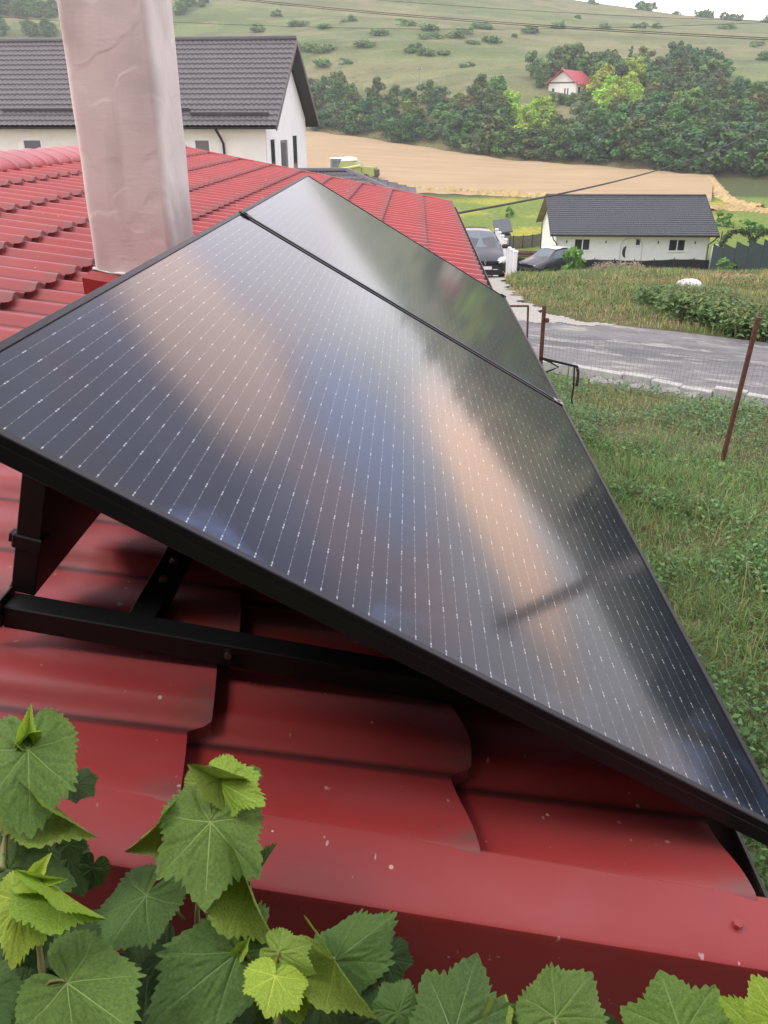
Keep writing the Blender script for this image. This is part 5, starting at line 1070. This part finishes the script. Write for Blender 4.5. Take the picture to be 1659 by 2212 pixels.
# white rounded cover in the weeds
wx = hit(1490, 626)[:2]; wz = float(T(*wx)); cpt = at(1490, 612, wx[1]); G = []
for a in np.linspace(0, math.pi/2, 7):
    r_ = .44*math.cos(a); G.append([(cpt[0]+r_*math.cos(t_)*(1+.05*math.sin(5*t_)), cpt[1]+r_*.9*math.sin(t_), cpt[2]-.10+.24*math.sin(a)*(1+.04*math.sin(3*t_))) for t_ in np.linspace(0, 2*math.pi, 25)])
G = [[(p[0], p[1], wz-.05) for p in G[0]]]+G
b = MB(); b.grid(np.array(G)); tag(b.build('round_cover', mat('white_sheeting', (.80, .80, .80), .5, .06, 4), smooth=True), 'white rounded cover showing above the leafy weeds across the road', 'cover')
# ------------------------------------------------------------------ unseen house added behind the viewpoint to block sky and shade vine and verge
bh = thing('rear_shade_house', 'added unseen house wall right behind the viewpoint, placed to shade the vine and verge', 'house', (0, -1.6, -3.4))
b = MB(); b.box((-1.0, -1.6, -.3), (9, 1.7, 6.4)); b.build('wall', M['bark'], bh)  # wall kept dark to cut bounce light onto the trim
b = MB(); b.prism([(-6, -.35, 2.75), (4, -.35, 2.75), (4, -2.8, 3.6), (-6, -2.8, 3.6)], (0, 0, .12)); b.build('roof', M['redplain'], bh)
# ------------------------------------------------------------------ grass and weeds
def blades(P, hgt, wid, col, lean=.5, seed=1):
    g = np.random.default_rng(seed); n = len(P); a = g.uniform(0, 2*math.pi, n); d = np.stack([np.cos(a), np.sin(a), 0*a], 1); s_ = np.stack([-np.sin(a), np.cos(a), 0*a], 1)
    h = hgt[:, None]; w_ = wid[:, None]; le = (lean*g.uniform(.2, 1.3, n))[:, None]; up = np.array([0, 0, 1.])
    m1 = P+up*h*.55+d*h*le*.30; m2 = P+up*h*(1-.25*le)+d*h*le*.95
    V = np.stack([P-s_*w_, P+s_*w_, m1+s_*w_*.85, m2+s_*w_*.12, m2-s_*w_*.12, m1-s_*w_*.85], 1).reshape(-1, 3)
    i = np.arange(n)[:, None]*6; Q = np.vstack([i+[0, 1, 2, 5], i+[5, 2, 3, 4]])
    return V, Q, np.repeat(col, 6, 0)
def leaflets(P, size, col, seed=1, up=.8):
    g = np.random.default_rng(seed); n = len(P); nr = g.normal(size=(n, 3)); nr[:, 2] = np.abs(nr[:, 2])+up; nr /= np.linalg.norm(nr, axis=1)[:, None]
    t = np.cross(nr, g.normal(size=(n, 3))); t /= np.linalg.norm(t, axis=1)[:, None]; e = np.cross(nr, t); s_ = size[:, None]
    V = np.stack([P-t*s_, P-e*s_*.55+nr*s_*.12, P+t*s_, P+e*s_*.55+nr*s_*.12], 1).reshape(-1, 3)
    return V, np.arange(4*n).reshape(n, 4), np.repeat(col, 4, 0)
def join(L):
    V, Q, C, o = [], [], [], 0
    for v, q, c in L: V.append(v); Q.append(q+o); C.append(c); o += len(v)
    return np.vstack(V), np.vstack(Q), np.vstack(C)
def patch(x, y, f, s): return .5+.5*np.sin(x*f+2.1*np.sin(y*f*.7+s))*np.sin(y*f*1.1+1.7*np.sin(x*f*.6+s))
ROADX = lambda x, y: inpoly(x, y, np.array([NE0+kn*.52, NE1+kn*.52, FE1-kn*.1, FE0-kn*.1])) | inpoly(x, y, GR)
def scatter(n, poly, seed):
    g = np.random.default_rng(seed); p = np.array(poly); lo, hi = p.min(0), p.max(0); x = g.uniform(lo[0], hi[0], n); y = g.uniform(lo[1], hi[1], n)
    k = inpoly(x, y, p) & ~ROADX(x, y); return x[k], y[k], g
near = [(1.2, 2.6), (3.2, 2.3), (5.0, 5), (7.4, 9.5), (9.0, 12), (8.5, 13.5), (1.0, 15.2), (1.0, 9)]
parts = []
x, y, g = scatter(230000, near, 2); ptc = patch(x, y, 1.1, .4)*.6+patch(x, y, 2.9, 2)*.4
h = (.05+.16*ptc*g.uniform(.4, 1.2, len(x))); keep = g.random(len(x)) < .35+.65*ptc; x, y, h, ptc = x[keep], y[keep], h[keep], ptc[keep]; n = len(x)
dry = (g.random(n) < 0.08+.55*ss(.58, .2, .5*ptc+.5*patch(x, y, .75, 5.1)))[:, None]
c = np.where(dry, np.array([.34, .27, .13]), np.array([.165, .265, .085])*(1+.4*(1-ptc[:, None])))*g.uniform(.6, 1.45, (n, 1)); c = c*np.array([1, 1, 1])+g.normal(size=(n, 3))*.008
parts.append(blades(np.stack([x, y, T(x, y)-.01], 1), h, g.uniform(.0022, .005, n), np.clip(c, .01, 1), .9, 3))
x, y, g = scatter(150000, near, 8); ptc = patch(x, y, 1.5, 3.3); k = g.random(len(x)) < ss(.3, .7, ptc)*.95+.08; x, y, ptc = x[k], y[k], ptc[k]; n = len(x)
z = T(x, y)+g.uniform(.02, 1, n)*(.06+.22*ptc); c = np.array([.14, .26, .095])*g.uniform(.5, 1.5, (n, 1)); c[g.random(n) < .002] = (.6, .5, .03)
parts.append(leaflets(np.stack([x, y, z], 1), g.uniform(.012, .034, n), c, 5))
x, y, g = scatter(1500, near, 12); n = len(x); parts.append(blades(np.stack([x, y, T(x, y)], 1), g.uniform(.25, .5, n), g.uniform(.002, .0035, n), np.array([.42, .34, .18])*g.uniform(.6, 1.2, (n, 1)), .7, 13))
V, Q, C = join(parts); tag(fastmesh('grass', V, Q, M['grassblade'], C), kind='stuff')
# verge and weedy plot across the road
wp = [hit(*q)[:2] for q in ((1090, 606), (1150, 655), (1240, 688), (1360, 704), (1659, 742), (1800, 765), (1800, 640), (1659, 600))]
wp = [(p[0], p[1]) for p in wp]+[(29, 52), (23, 60), (13.5, 60.5), (9.5, 50)]
parts = []
x, y, g = scatter(330000, wp, 21); ptc = patch(x, y, .55, 1.0)*.6+patch(x, y, 1.7, .2)*.4; keep = g.random(len(x)) < np.clip(1.25-y/70, .25, 1); x, y, ptc = x[keep], y[keep], ptc[keep]; n = len(x)
far_ = ss(23, 33, y); h = (.10+.26*ptc*(.35+far_*(1-.5*ss(40, 52, y))))*g.uniform(.5, 1.25, n); big_ = patch(x, y, .33, 2.2)*.6+patch(x, y, .9, .9)*.4; dryp = .22+.72*ss(.36, .66, big_)*(.5+.5*far_); h = h*(.45+.75*(1-ss(.4, .8, big_)))
dry = (g.random(n) < dryp)[:, None]; c = np.where(dry, np.array([.46, .34, .18])+g.normal(size=(n, 3))*[.05, .04, .03], np.array([.18, .265, .085]))*g.uniform(.5, 1.5, (n, 1))
parts.append(blades(np.stack([x, y, T(x, y)-.01], 1), h, g.uniform(.004, .009, n)*(1+far_), np.clip(c, .01, 1), .8, 22))
x, y, g = scatter(70000, wp, 25); ptc = patch(x, y, .8, 4.0); k = g.random(len(x)) < ss(.45, .8, ptc); x, y, ptc = x[k], y[k], ptc[k]; n = len(x)
parts.append(leaflets(np.stack([x, y, T(x, y)+g.uniform(.02, .45, n)*ptc], 1), g.uniform(.02, .05, n), np.array([.10, .175, .055])*g.uniform(.6, 1.4, (n, 1)), 26))
V, Q, C = join(parts); tag(fastmesh('weeds', V, Q, M['grassblade'], C), kind='stuff')
# tall weeds in front of the bungalow fence: stems with seed heads
parts = []
tall = [xy(1180, 55), xy(1320, 55), xy(1535, 52), xy(1700, 44), xy(1700, 40), xy(1440, 44), xy(1300, 49), xy(1180, 52)]
x, y, g = scatter(14000, [(p[0], p[1]) for p in tall], 31); n = len(x); ptc = patch(x, y, .9, 1.5)
parts.append(blades(np.stack([x, y, T(x, y)], 1), (.18+.42*ptc)*g.uniform(.6, 1.2, n), g.uniform(.005, .012, n), np.where((g.random(n) < .4)[:, None], np.array([.33, .27, .15]), np.array([.13, .19, .07]))*g.uniform(.6, 1.3, (n, 1)), .45, 32))
x, y, g = scatter(16000, [(p[0], p[1]) for p in tall], 35); n = len(x); ptc = patch(x, y, .9, 1.5)
parts.append(leaflets(np.stack([x, y, T(x, y)+g.uniform(.1, 1.0, n)*(.2+.35*ptc)], 1), g.uniform(.025, .06, n), np.array([.13, .20, .075])*g.uniform(.6, 1.4, (n, 1)), 36))
hd = []
for px, py in [(1290+9*i, 575+6*math.sin(i*1.9)) for i in range(11)]+[(1365+8*i, 583+4*math.sin(i)) for i in range(4)]:
    P = at(px, py+3, 53); m_ = 260; q = P+np.random.default_rng(px).normal(size=(m_, 3))*[.16, .2, .13]; parts.append(leaflets(q, np.full(m_, .05), np.array([.52, .44, .32])*np.random.default_rng(2).uniform(.6, 1.2, (m_, 1)), 37))
V, Q, C = join(parts); tag(fastmesh('tall_weeds', V, Q, M['grassblade'], C), kind='stuff')
# leafy crop thicket with broad leaves across the road at the right
tk = [hit(*q)[:2] for q in ((1378, 655), (1450, 692), (1560, 722), (1640, 745), (1760, 770), (1800, 738), (1650, 703), (1540, 675), (1450, 652), (1390, 642))]
tk = [(p[0], p[1]) for p in tk]; cx_, cy2 = np.mean([p[0] for p in tk]), np.mean([p[1] for p in tk])
x, y, g = scatter(60000, tk, 41); ed = np.ones(len(x))
hh = .22+.42*patch(x, y, 1.3, .7)*g.uniform(.6, 1.1, len(x)); u = g.random(len(x))**.55; n = len(x)
z = T(x, y)+hh*u; col = np.array([.17, .27, .10])*g.uniform(.55, 1.35, (n, 1)); yl = g.random(n) < .03; col[yl] = (.35, .33, .06)
parts = [leaflets(np.stack([x+.1*g.normal(size=n), y+.1*g.normal(size=n), z], 1), g.uniform(.035, .085, n), col, 42, 1.2)]
x, y, g = scatter(7000, tk, 45); n = len(x); parts.append(blades(np.stack([x, y, T(x, y)], 1), g.uniform(.3, .9, n), g.uniform(.004, .008, n), np.array([.26, .25, .11])*g.uniform(.6, 1.2, (n, 1)), .4, 46))
V, Q, C = join(parts); tag(fastmesh('crop_thicket', V, Q, M['grassblade'], C), kind='stuff')
# sapling shrub before the dark car's tail, low garden bushes
for px, py, d, s, lb in ((1241, 592, 49, (.62, .8), 'bright green leafy sapling in front of the dark hatchback'), (1560, 470, 100, (.9, .8), 'round bush in the meadow beyond the right end of the bungalow'), (1102, 453, 108, (.5, .6), 'small lone bush in the flowery meadow left of the bungalow'), (1622, 487, 95, (1.0, .6), 'low bush in the meadow near the right edge of the picture'), (1560, 602, 55, (.6, .5), 'pale leafy bush at the start of the green privacy fence')):
    P = at(px, py, d); P[2] = float(T(P[0], P[1])); place(rt.choice(bushes[:2]), P-[0, 0, .1], (s[0], s[1]), rt.uniform(0, 6), lb, 'shrub', None, (1.5, 1.7, 1.1))
# ------------------------------------------------------------------ grapevine in the foreground
def leafmat():
    m = mat('vine_leaf', (.088, .168, .036), .42, .22, 26, objcol=True, trans=.28, spec=.5, bump=.0004, bscale=900)
    return m
M['leaf'] = leafmat()
M['vein'] = mat('vine_leaf_vein', (.125, .20, .062), .5, objcol=True, trans=.1)
_th = [0, 5, 14, 27, 36, 48, 60, 76, 92, 108, 125, 142, 156, 167, 175, 180]
_shapes = [[1.0, .95, .88, .80, .82, .90, .84, .74, .77, .80, .76, .70, .60, .44, .22, .05], [1.0, .93, .84, .73, .78, .92, .82, .68, .74, .76, .70, .66, .58, .42, .20, .05], [1.0, .95, .86, .77, .78, .88, .80, .71, .78, .74, .66, .60, .50, .36, .18, .05]]
def vein_lines(g):
    L = [([(0, 0), (0, .5), (.0, .97)], .017)]
    for s in (-1, 1):
        for a, r in ((48, .86), (104, .72), (150, .46)):
            t = math.radians(a); L.append(([(0, 0), (s*r*.5*math.sin(t*.96), r*.5*math.cos(t*.96)), (s*r*math.sin(t), r*math.cos(t))], .014 if a < 110 else .010))
        for y, l in ((.20, .36), (.36, .34), (.52, .28), (.66, .21), (.79, .13)):
            a = math.radians(43+g.uniform(-3, 3)); y += g.uniform(-.02, .02); L.append(([(0, y), (s*l*.5*math.sin(a*1.1), y+l*.5*math.cos(a*1.1)), (s*l*math.sin(a), y+l*math.cos(a))], .008))
        for (a, r, q) in ((48, .30, 82), (48, .48, 84), (48, .64, 86), (48, .42, 8), (48, .60, 6), (104, .24, 138), (104, .42, 142), (104, .34, 70), (104, .52, 72)):
            t = math.radians(a); p = np.array([r*math.sin(t), r*math.cos(t)]); l = (.82-r)*.62; q = math.radians(q)
            L.append(([(s*p[0], p[1]), (s*(p[0]+l*.5*math.sin(q)), p[1]+l*.5*math.cos(q)), (s*(p[0]+l*math.sin(q)), p[1]+l*math.cos(q))], .0065))
    return L
def leaf_mesh(seed, shape, fold, curl, cup, teeth=7.2, twist=0.0):
    g = np.random.default_rng(seed); na = 4*int(180/teeth); ang = np.concatenate([-np.linspace(180, 0, na)[:-1], np.linspace(0, 180, na)]); aa = np.abs(ang)
    asy = 1+.06*np.sin(np.radians(ang)*1.5+seed)
    r = np.interp(aa, _th, _shapes[shape])*asy; saw = (aa/teeth+.15*np.sin(aa*.21+seed)) % 1.0; big = .8+.4*np.sin(aa*.13+seed*2)
    tooth = np.where(saw < .3, saw/.3, (1-saw)/.7); r = r*(1+.125*big*(tooth-.5)*ss(178, 160, aa)*np.where(aa < 4, 0, 1))
    rr = np.array([.0, .10, .2, .3, .4, .5, .6, .7, .79, .87, .94, 1.0]); t = np.radians(ang)
    VL = vein_lines(g); segs = [(np.array(p[k]), np.array(p[k+1])) for p, w_ in VL for k in range(2)]
    ph = g.uniform(0, 6.28, 4)
    def zf(x, y):
        d = np.full(np.shape(x), 9.0)
        for a, c in segs:
            e = c-a; u = np.clip(((x-a[0])*e[0]+(y-a[1])*e[1])/(e@e), 0, 1); d = np.minimum(d, np.hypot(x-a[0]-u*e[0], y-a[1]-u*e[1]))
        q = np.hypot(x, y); t_ = np.arctan2(x, y)
        return .032*np.minimum(d/.055, 1)+fold*np.sqrt(x*x+.0016)*(1 if fold else 0)-curl*np.maximum(y, -.2)**2+cup*q*q+.085*q*q*np.sin(3*t_+ph[0])+.040*q**3*np.sin(7*t_+ph[1])+twist*x*y
    X_ = rr[:, None]*r*np.sin(t); Y_ = rr[:, None]*r*np.cos(t); Z_ = zf(X_, Y_)
    b = MB(); b.grid(np.stack([X_, Y_, Z_], -1), 0, flip=True)
    for p, w_ in VL:                                                   # raised veins on both faces
        P = np.array(p); u = np.linspace(0, 1, 9); i = u*2; k = np.minimum(i.astype(int), 1); f = (i-k)[:, None]; q = P[k]*(1-f)+P[k+1]*f
        rm = np.interp(np.degrees(np.abs(np.arctan2(q[:, 0], q[:, 1]))), _th, _shapes[shape])*.93; ql = np.hypot(q[:, 0], q[:, 1]); sc = np.minimum(1, rm/np.maximum(ql, 1e-6)); q = q*sc[:, None]
        d = np.gradient(q, axis=0); d /= np.linalg.norm(d, axis=1)[:, None]+1e-9; n_ = np.stack([-d[:, 1], d[:, 0]], 1); ww = w_*.62*(1-.72*u)[:, None]
        for sg in (1, -1):
            R_ = []
            for o in (-1, 0, 1): c_ = q+n_*ww*o; R_.append(np.stack([c_[:, 0], c_[:, 1], zf(c_[:, 0], c_[:, 1])+sg*(.0035 if o else .0075)], -1))
            b.grid(np.stack(R_), 1, flip=(sg < 0))
    V = np.vstack(b.v); me = bpy.data.meshes.new('leaf'); me.from_pydata(V.tolist(), [], b.f); me.materials.append(M['leaf']); me.materials.append(M['vein'])
    me.polygons.foreach_set('material_index', b.m); me.polygons.foreach_set('use_smooth', [True]*len(me.polygons)); me.update(); return me
LM = {'flat': [leaf_mesh(1, 0, -.10, .10, -.06), leaf_mesh(2, 1, -.14, .16, -.04), leaf_mesh(3, 2, -.08, .06, -.10), leaf_mesh(7, 0, -.20, .22, .02, twist=.1)],
      'fold': [leaf_mesh(4, 2, .85, .25, .0), leaf_mesh(5, 0, .95, .18, .0), leaf_mesh(6, 2, -.75, .2, 0)],
      'curl': [leaf_mesh(8, 2, .45, .9, .35), leaf_mesh(9, 0, .5, -.7, .3)]}
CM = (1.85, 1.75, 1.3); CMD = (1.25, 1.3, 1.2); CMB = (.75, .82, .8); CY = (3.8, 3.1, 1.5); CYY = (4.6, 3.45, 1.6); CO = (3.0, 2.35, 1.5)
z7 = lambda x, y: (x*.5, 1503.6+y*.5)
z8 = lambda x, y: (829.5+x*.5, 1503.6+y*.5)
shoots = {}
def shoot(key, label, path, r0=.0031):
    P = np.array([atz(px, py, zc) for px, py, zc in path]); t = thing('grapevine_shoot', label, 'grapevine', P[0], 0, 'grapevine shoots along the verge')
    k = len(P); u = np.linspace(0, k-1, (k-1)*5+1); Q = np.stack([np.interp(u, range(k), P[:, i]) for i in range(3)], 1)
    if len(Q) > 6:
        for _ in range(3): Q[1:-1] = (Q[:-2]+Q[2:]+2*Q[1:-1])/4
    b = MB(); b.tube(Q, np.linspace(r0, r0*.45, len(Q))*(1+.25*(np.arange(len(Q)) % 5 == 0)), 8); b.build('stem', M['stem'], t, smooth=True); shoots[key] = (t, P); return t
def leaf(key, J, Tp, W, zJ, zT, kind='flat', var=0, col=CM, roll=0.0, pet=None, label=None):
    t, P = shoots[key]; A, B = atz(*J, zJ), atz(*Tp, zT); m = B-A; Ln = np.linalg.norm(m); m /= Ln
    view = -A/np.linalg.norm(A); n = view-m*(view @ m); n /= np.linalg.norm(n); x = np.cross(m, n)
    a = math.radians(roll); n2_, x2 = n*math.cos(a)+x*math.sin(a), x*math.cos(a)-n*math.sin(a)
    sx = W/FPX*zJ/1.50; L = LM[kind]; me = L[var % len(L)]
    R = Matrix(((x2[0]*sx, m[0]*Ln, n2_[0]*Ln*.9, A[0]), (x2[1]*sx, m[1]*Ln, n2_[1]*Ln*.9, A[1]), (x2[2]*sx, m[2]*Ln, n2_[2]*Ln*.9, A[2]), (0, 0, 0, 1)))
    o = bpy.data.objects.new('leaf', me); SC.collection.objects.link(o); o.parent = t; Lm = Matrix.Translation(-Vector(P[0])) @ R
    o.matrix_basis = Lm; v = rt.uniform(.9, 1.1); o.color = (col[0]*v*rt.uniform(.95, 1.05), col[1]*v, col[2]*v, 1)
    if label: o['label'] = label
    if pet is not None:
        Q = atz(*pet[:2], pet[2]); mid = (A+Q)/2+np.array([0, 0, .006]); b = MB(); b.tube([Q, (Q+mid)/2+[0, 0, .003], mid, (mid+A)/2+[0, 0, .002], A-m*.002], [.0018, .0016, .0014, .0013, .0012], 6)
        b.build('petiole', M['stem'], t, smooth=True)
    return o
shoot('a', 'leftmost grapevine shoot with one big round leaf over the red tiles', [(2, 1880, .74), (8, 1830, .76), (20, 1770, .78), (45, 1640, .80), (58, 1580, .80)])
shoot('b', 'grapevine shoot at the lower left with small yellow-green tip leaves', [(100, 2160, .70), (90, 2090, .71), (78, 1990, .71), (76, 1920, .71), (78, 1886, .71)])
shoot('c', 'tallest middle grapevine shoot whose round leaf overlaps the verge trim', [(470, 2180, .80), (420, 2000, .82), (440, 1860, .83), (470, 1760, .83), (474, 1690, .84)])
shoot('d', 'grapevine shoot right of the tallest one with a pale toothed young leaf', [(600, 2215, .70), (598, 2150, .71), (600, 2080, .74), (560, 1980, .80), (536, 1908, .82)])
shoot('e', 'grapevine shoot with a dark leaf and a hanging pale leaf before the trim', [(640, 2160, .74), (668, 2122, .745), (700, 2092, .75), (722, 2077, .75)])
shoot('f', 'lower right row of grapevine leaves along the bottom edge of the picture', [(560, 2330, .66), (900, 2300, .66), (1200, 2290, .66), (1500, 2300, .66), (1700, 2290, .66)], .005)
shoot('g', 'dark shaded grapevine growth low behind the brighter leaves at the lower left', [(-30, 2110, .84), (70, 2150, .84), (250, 2180, .83), (420, 2210, .82), (650, 2230, .82)], .005)
# shoot a
leaf('a', z7(122, 232), z7(128, 572), 205, .79, .74, 'flat', 0, CM, 4, (48, 1640, .80))
leaf('a', z7(105, 212), z7(30, 165), 52, .80, .80, 'fold', 0, CO, 30)
leaf('a', z7(112, 170), z7(128, 78), 40, .80, .79, 'curl', 0, CYY, 0); leaf('a', z7(118, 180), z7(180, 100), 34, .80, .80, 'curl', 1, CY, 20)
leaf('a', z7(242, 468), z7(405, 625), 95, .80, .76, 'fold', 1, CO, 35, (100, 1700, .81))
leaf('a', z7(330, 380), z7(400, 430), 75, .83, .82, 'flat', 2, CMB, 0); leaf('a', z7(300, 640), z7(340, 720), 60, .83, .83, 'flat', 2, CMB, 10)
leaf('a', z7(40, 748), z7(235, 1010), 190, .76, .73, 'flat', 1, CMD, -8, (4, 1850, .75))
# shoot b
leaf('b', z7(95, 882), z7(52, 1165), 125, .70, .66, 'flat', 2, CYY, 0, (78, 1950, .71))
leaf('b', z7(150, 770), z7(205, 700), 36, .71, .71, 'curl', 0, CYY, 0); leaf('b', z7(152, 785), z7(275, 800), 44, .71, .70, 'fold', 0, CYY, 15)
leaf('b', z7(262, 830), z7(455, 985), 62, .71, .69, 'fold', 1, CY, 40, (106, 1990, .71))
leaf('b', z7(290, 1240), z7(560, 1430), 225, .69, .645, 'flat', 3, CM, -6, (100, 2133, .70))
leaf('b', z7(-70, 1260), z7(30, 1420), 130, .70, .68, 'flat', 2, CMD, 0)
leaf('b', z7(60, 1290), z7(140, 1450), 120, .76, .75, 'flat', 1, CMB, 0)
# shoot c
leaf('c', z7(910, 545), z7(885, 898), 232, .80, .745, 'flat', 1, CM, 3, (470, 1745, .83))
leaf('c', z7(692, 540), z7(550, 700), 90, .82, .80, 'fold', 0, CO, -35, (455, 1790, .83))
leaf('c', z7(945, 352), z7(805, 300), 78, .83, .81, 'fold', 1, CO, -20, (473, 1695, .84)); leaf('c', z7(950, 372), z7(1120, 470), 112, .83, .79, 'flat', 2, CY, 10, (474, 1700, .84))
leaf('c', z7(850, 372), z7(880, 505), 62, .84, .83, 'fold', 2, CO, 10); leaf('c', z7(900, 395), z7(930, 520), 60, .845, .83, 'fold', 2, CO, -10); leaf('c', z7(1085, 330), z7(1135, 350), 30, .83, .83, 'flat', 2, CM, 0)
leaf('c', z7(632, 862), z7(450, 1085), 165, .79, .75, 'flat', 3, CMD, 32, (398, 1986, .82))
leaf('c', z7(300, 700), z7(360, 860), 90, .84, .83, 'flat', 0, CMB, 0); leaf('c', z7(400, 740), z7(360, 860), 70, .84, .84, 'flat', 2, CMB, 0)
# shoot d
leaf('d', z7(1072, 808), z7(1195, 1112), 105, .80, .76, 'fold', 1, CO, 28, (538, 1912, .82)); leaf('d', z7(1080, 802), z7(1220, 662), 46, .81, .81, 'fold', 2, CMD, 60)
leaf('d', z7(1030, 1108), z7(655, 1392), 215, .76, .70, 'flat', 0, CMD, 12, (542, 2080, .76)); leaf('d', z7(1040, 1100), z7(1080, 1040), 30, .76, .76, 'fold', 0, CY, 0)
leaf('d', z7(1188, 1212), z7(1150, 1372), 138, .70, .665, 'flat', 2, CYY, 0, (598, 2105, .73)); leaf('d', z7(1205, 1108), z7(1350, 1195), 95, .73, .71, 'flat', 1, CO, 15, (600, 2090, .73))
leaf('d', z7(1262, 1235), z7(1300, 1410), 92, .72, .70, 'flat', 0, CY, -10, (600, 2120, .72)); leaf('d', z7(1060, 990), z7(1130, 1110), 80, .80, .79, 'flat', 2, CMB, 0)
leaf('d', z7(1000, 1180), z7(960, 1420), 150, .80, .79, 'flat', 3, CMB, 0, (560, 2180, .80))
# shoot e
leaf('e', z7(1440, 1150), z7(1700, 935), 158, .745, .75, 'flat', 3, CMD, -24, (716, 2080, .75)); leaf('e', z7(1452, 1148), z7(1625, 1412), 92, .745, .70, 'fold', 1, CO, 25, (718, 2081, .75))
leaf('e', z7(1660, 1130), z7(1720, 1260), 110, .77, .76, 'flat', 2, CMB, 0); leaf('e', z7(1380, 1320), z7(1560, 1420), 150, .78, .77, 'flat', 1, CMB, 0)
# shoot f: bottom row
leaf('f', z8(300, 1470), z8(395, 1118), 225, .665, .70, 'flat', 1, CMD, -10, (940, 2300, .66)); leaf('f', z8(60, 1370), z8(110, 1225), 110, .69, .70, 'flat', 2, CMD, 10); leaf('f', z8(490, 1400), z8(530, 1280), 60, .68, .69, 'fold', 0, CO, 0)
leaf('f', z8(742, 1392), z8(900, 1192), 170, .67, .69, 'flat', 0, CM, 0, (1200, 2295, .66)); leaf('f', z8(715, 1390), z8(610, 1330), 80, .675, .68, 'flat', 2, CM, 20)
leaf('f', z8(1290, 1470), z8(1195, 1195), 235, .665, .69, 'flat', 1, CM, 0, (1480, 2300, .66)); leaf('f', z8(1640, 1480), z8(1450, 1300), 150, .65, .67, 'flat', 2, CY, 0, (1650, 2300, .66)); leaf('f', z8(1720, 1420), z8(1600, 1215), 130, .645, .66, 'flat', 0, CYY, 10)
leaf('f', z8(-40, 1400), z8(60, 1260), 130, .72, .73, 'flat', 3, CMB, 0); leaf('f', z8(560, 1440), z8(600, 1340), 110, .70, .70, 'flat', 0, CMD, 0); leaf('f', z8(960, 1460), z8(990, 1385), 120, .70, .70, 'flat', 2, CMB, 0)
# shoot g: shaded leaves filling the gap under the trim
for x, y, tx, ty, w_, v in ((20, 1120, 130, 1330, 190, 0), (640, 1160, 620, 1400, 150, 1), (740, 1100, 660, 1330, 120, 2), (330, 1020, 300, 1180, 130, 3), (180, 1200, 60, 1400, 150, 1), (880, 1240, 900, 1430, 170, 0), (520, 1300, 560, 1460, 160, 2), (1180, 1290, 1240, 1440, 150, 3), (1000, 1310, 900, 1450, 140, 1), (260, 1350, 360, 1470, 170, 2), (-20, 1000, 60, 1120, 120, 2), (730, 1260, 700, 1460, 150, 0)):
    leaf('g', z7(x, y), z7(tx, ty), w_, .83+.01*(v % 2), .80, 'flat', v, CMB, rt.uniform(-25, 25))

# ------------------------------------------------------------------ thin summer haze over the valley
b = MB(); b.box((60, 330, 32), (3900, 1000, 150))
hm = bpy.data.materials.new('haze'); hm.use_nodes = True; t = hm.node_tree; t.nodes.remove(t.nodes['Principled BSDF']); pv = t.nodes.new('ShaderNodeVolumePrincipled')
pv.inputs['Color'].default_value = (.93, .95, .97, 1); pv.inputs['Density'].default_value = .00058; pv.inputs['Anisotropy'].default_value = .3; t.links.new(pv.outputs[0], t.nodes['Material Output'].inputs['Volume'])
tag(b.build('haze', hm), kind='stuff')
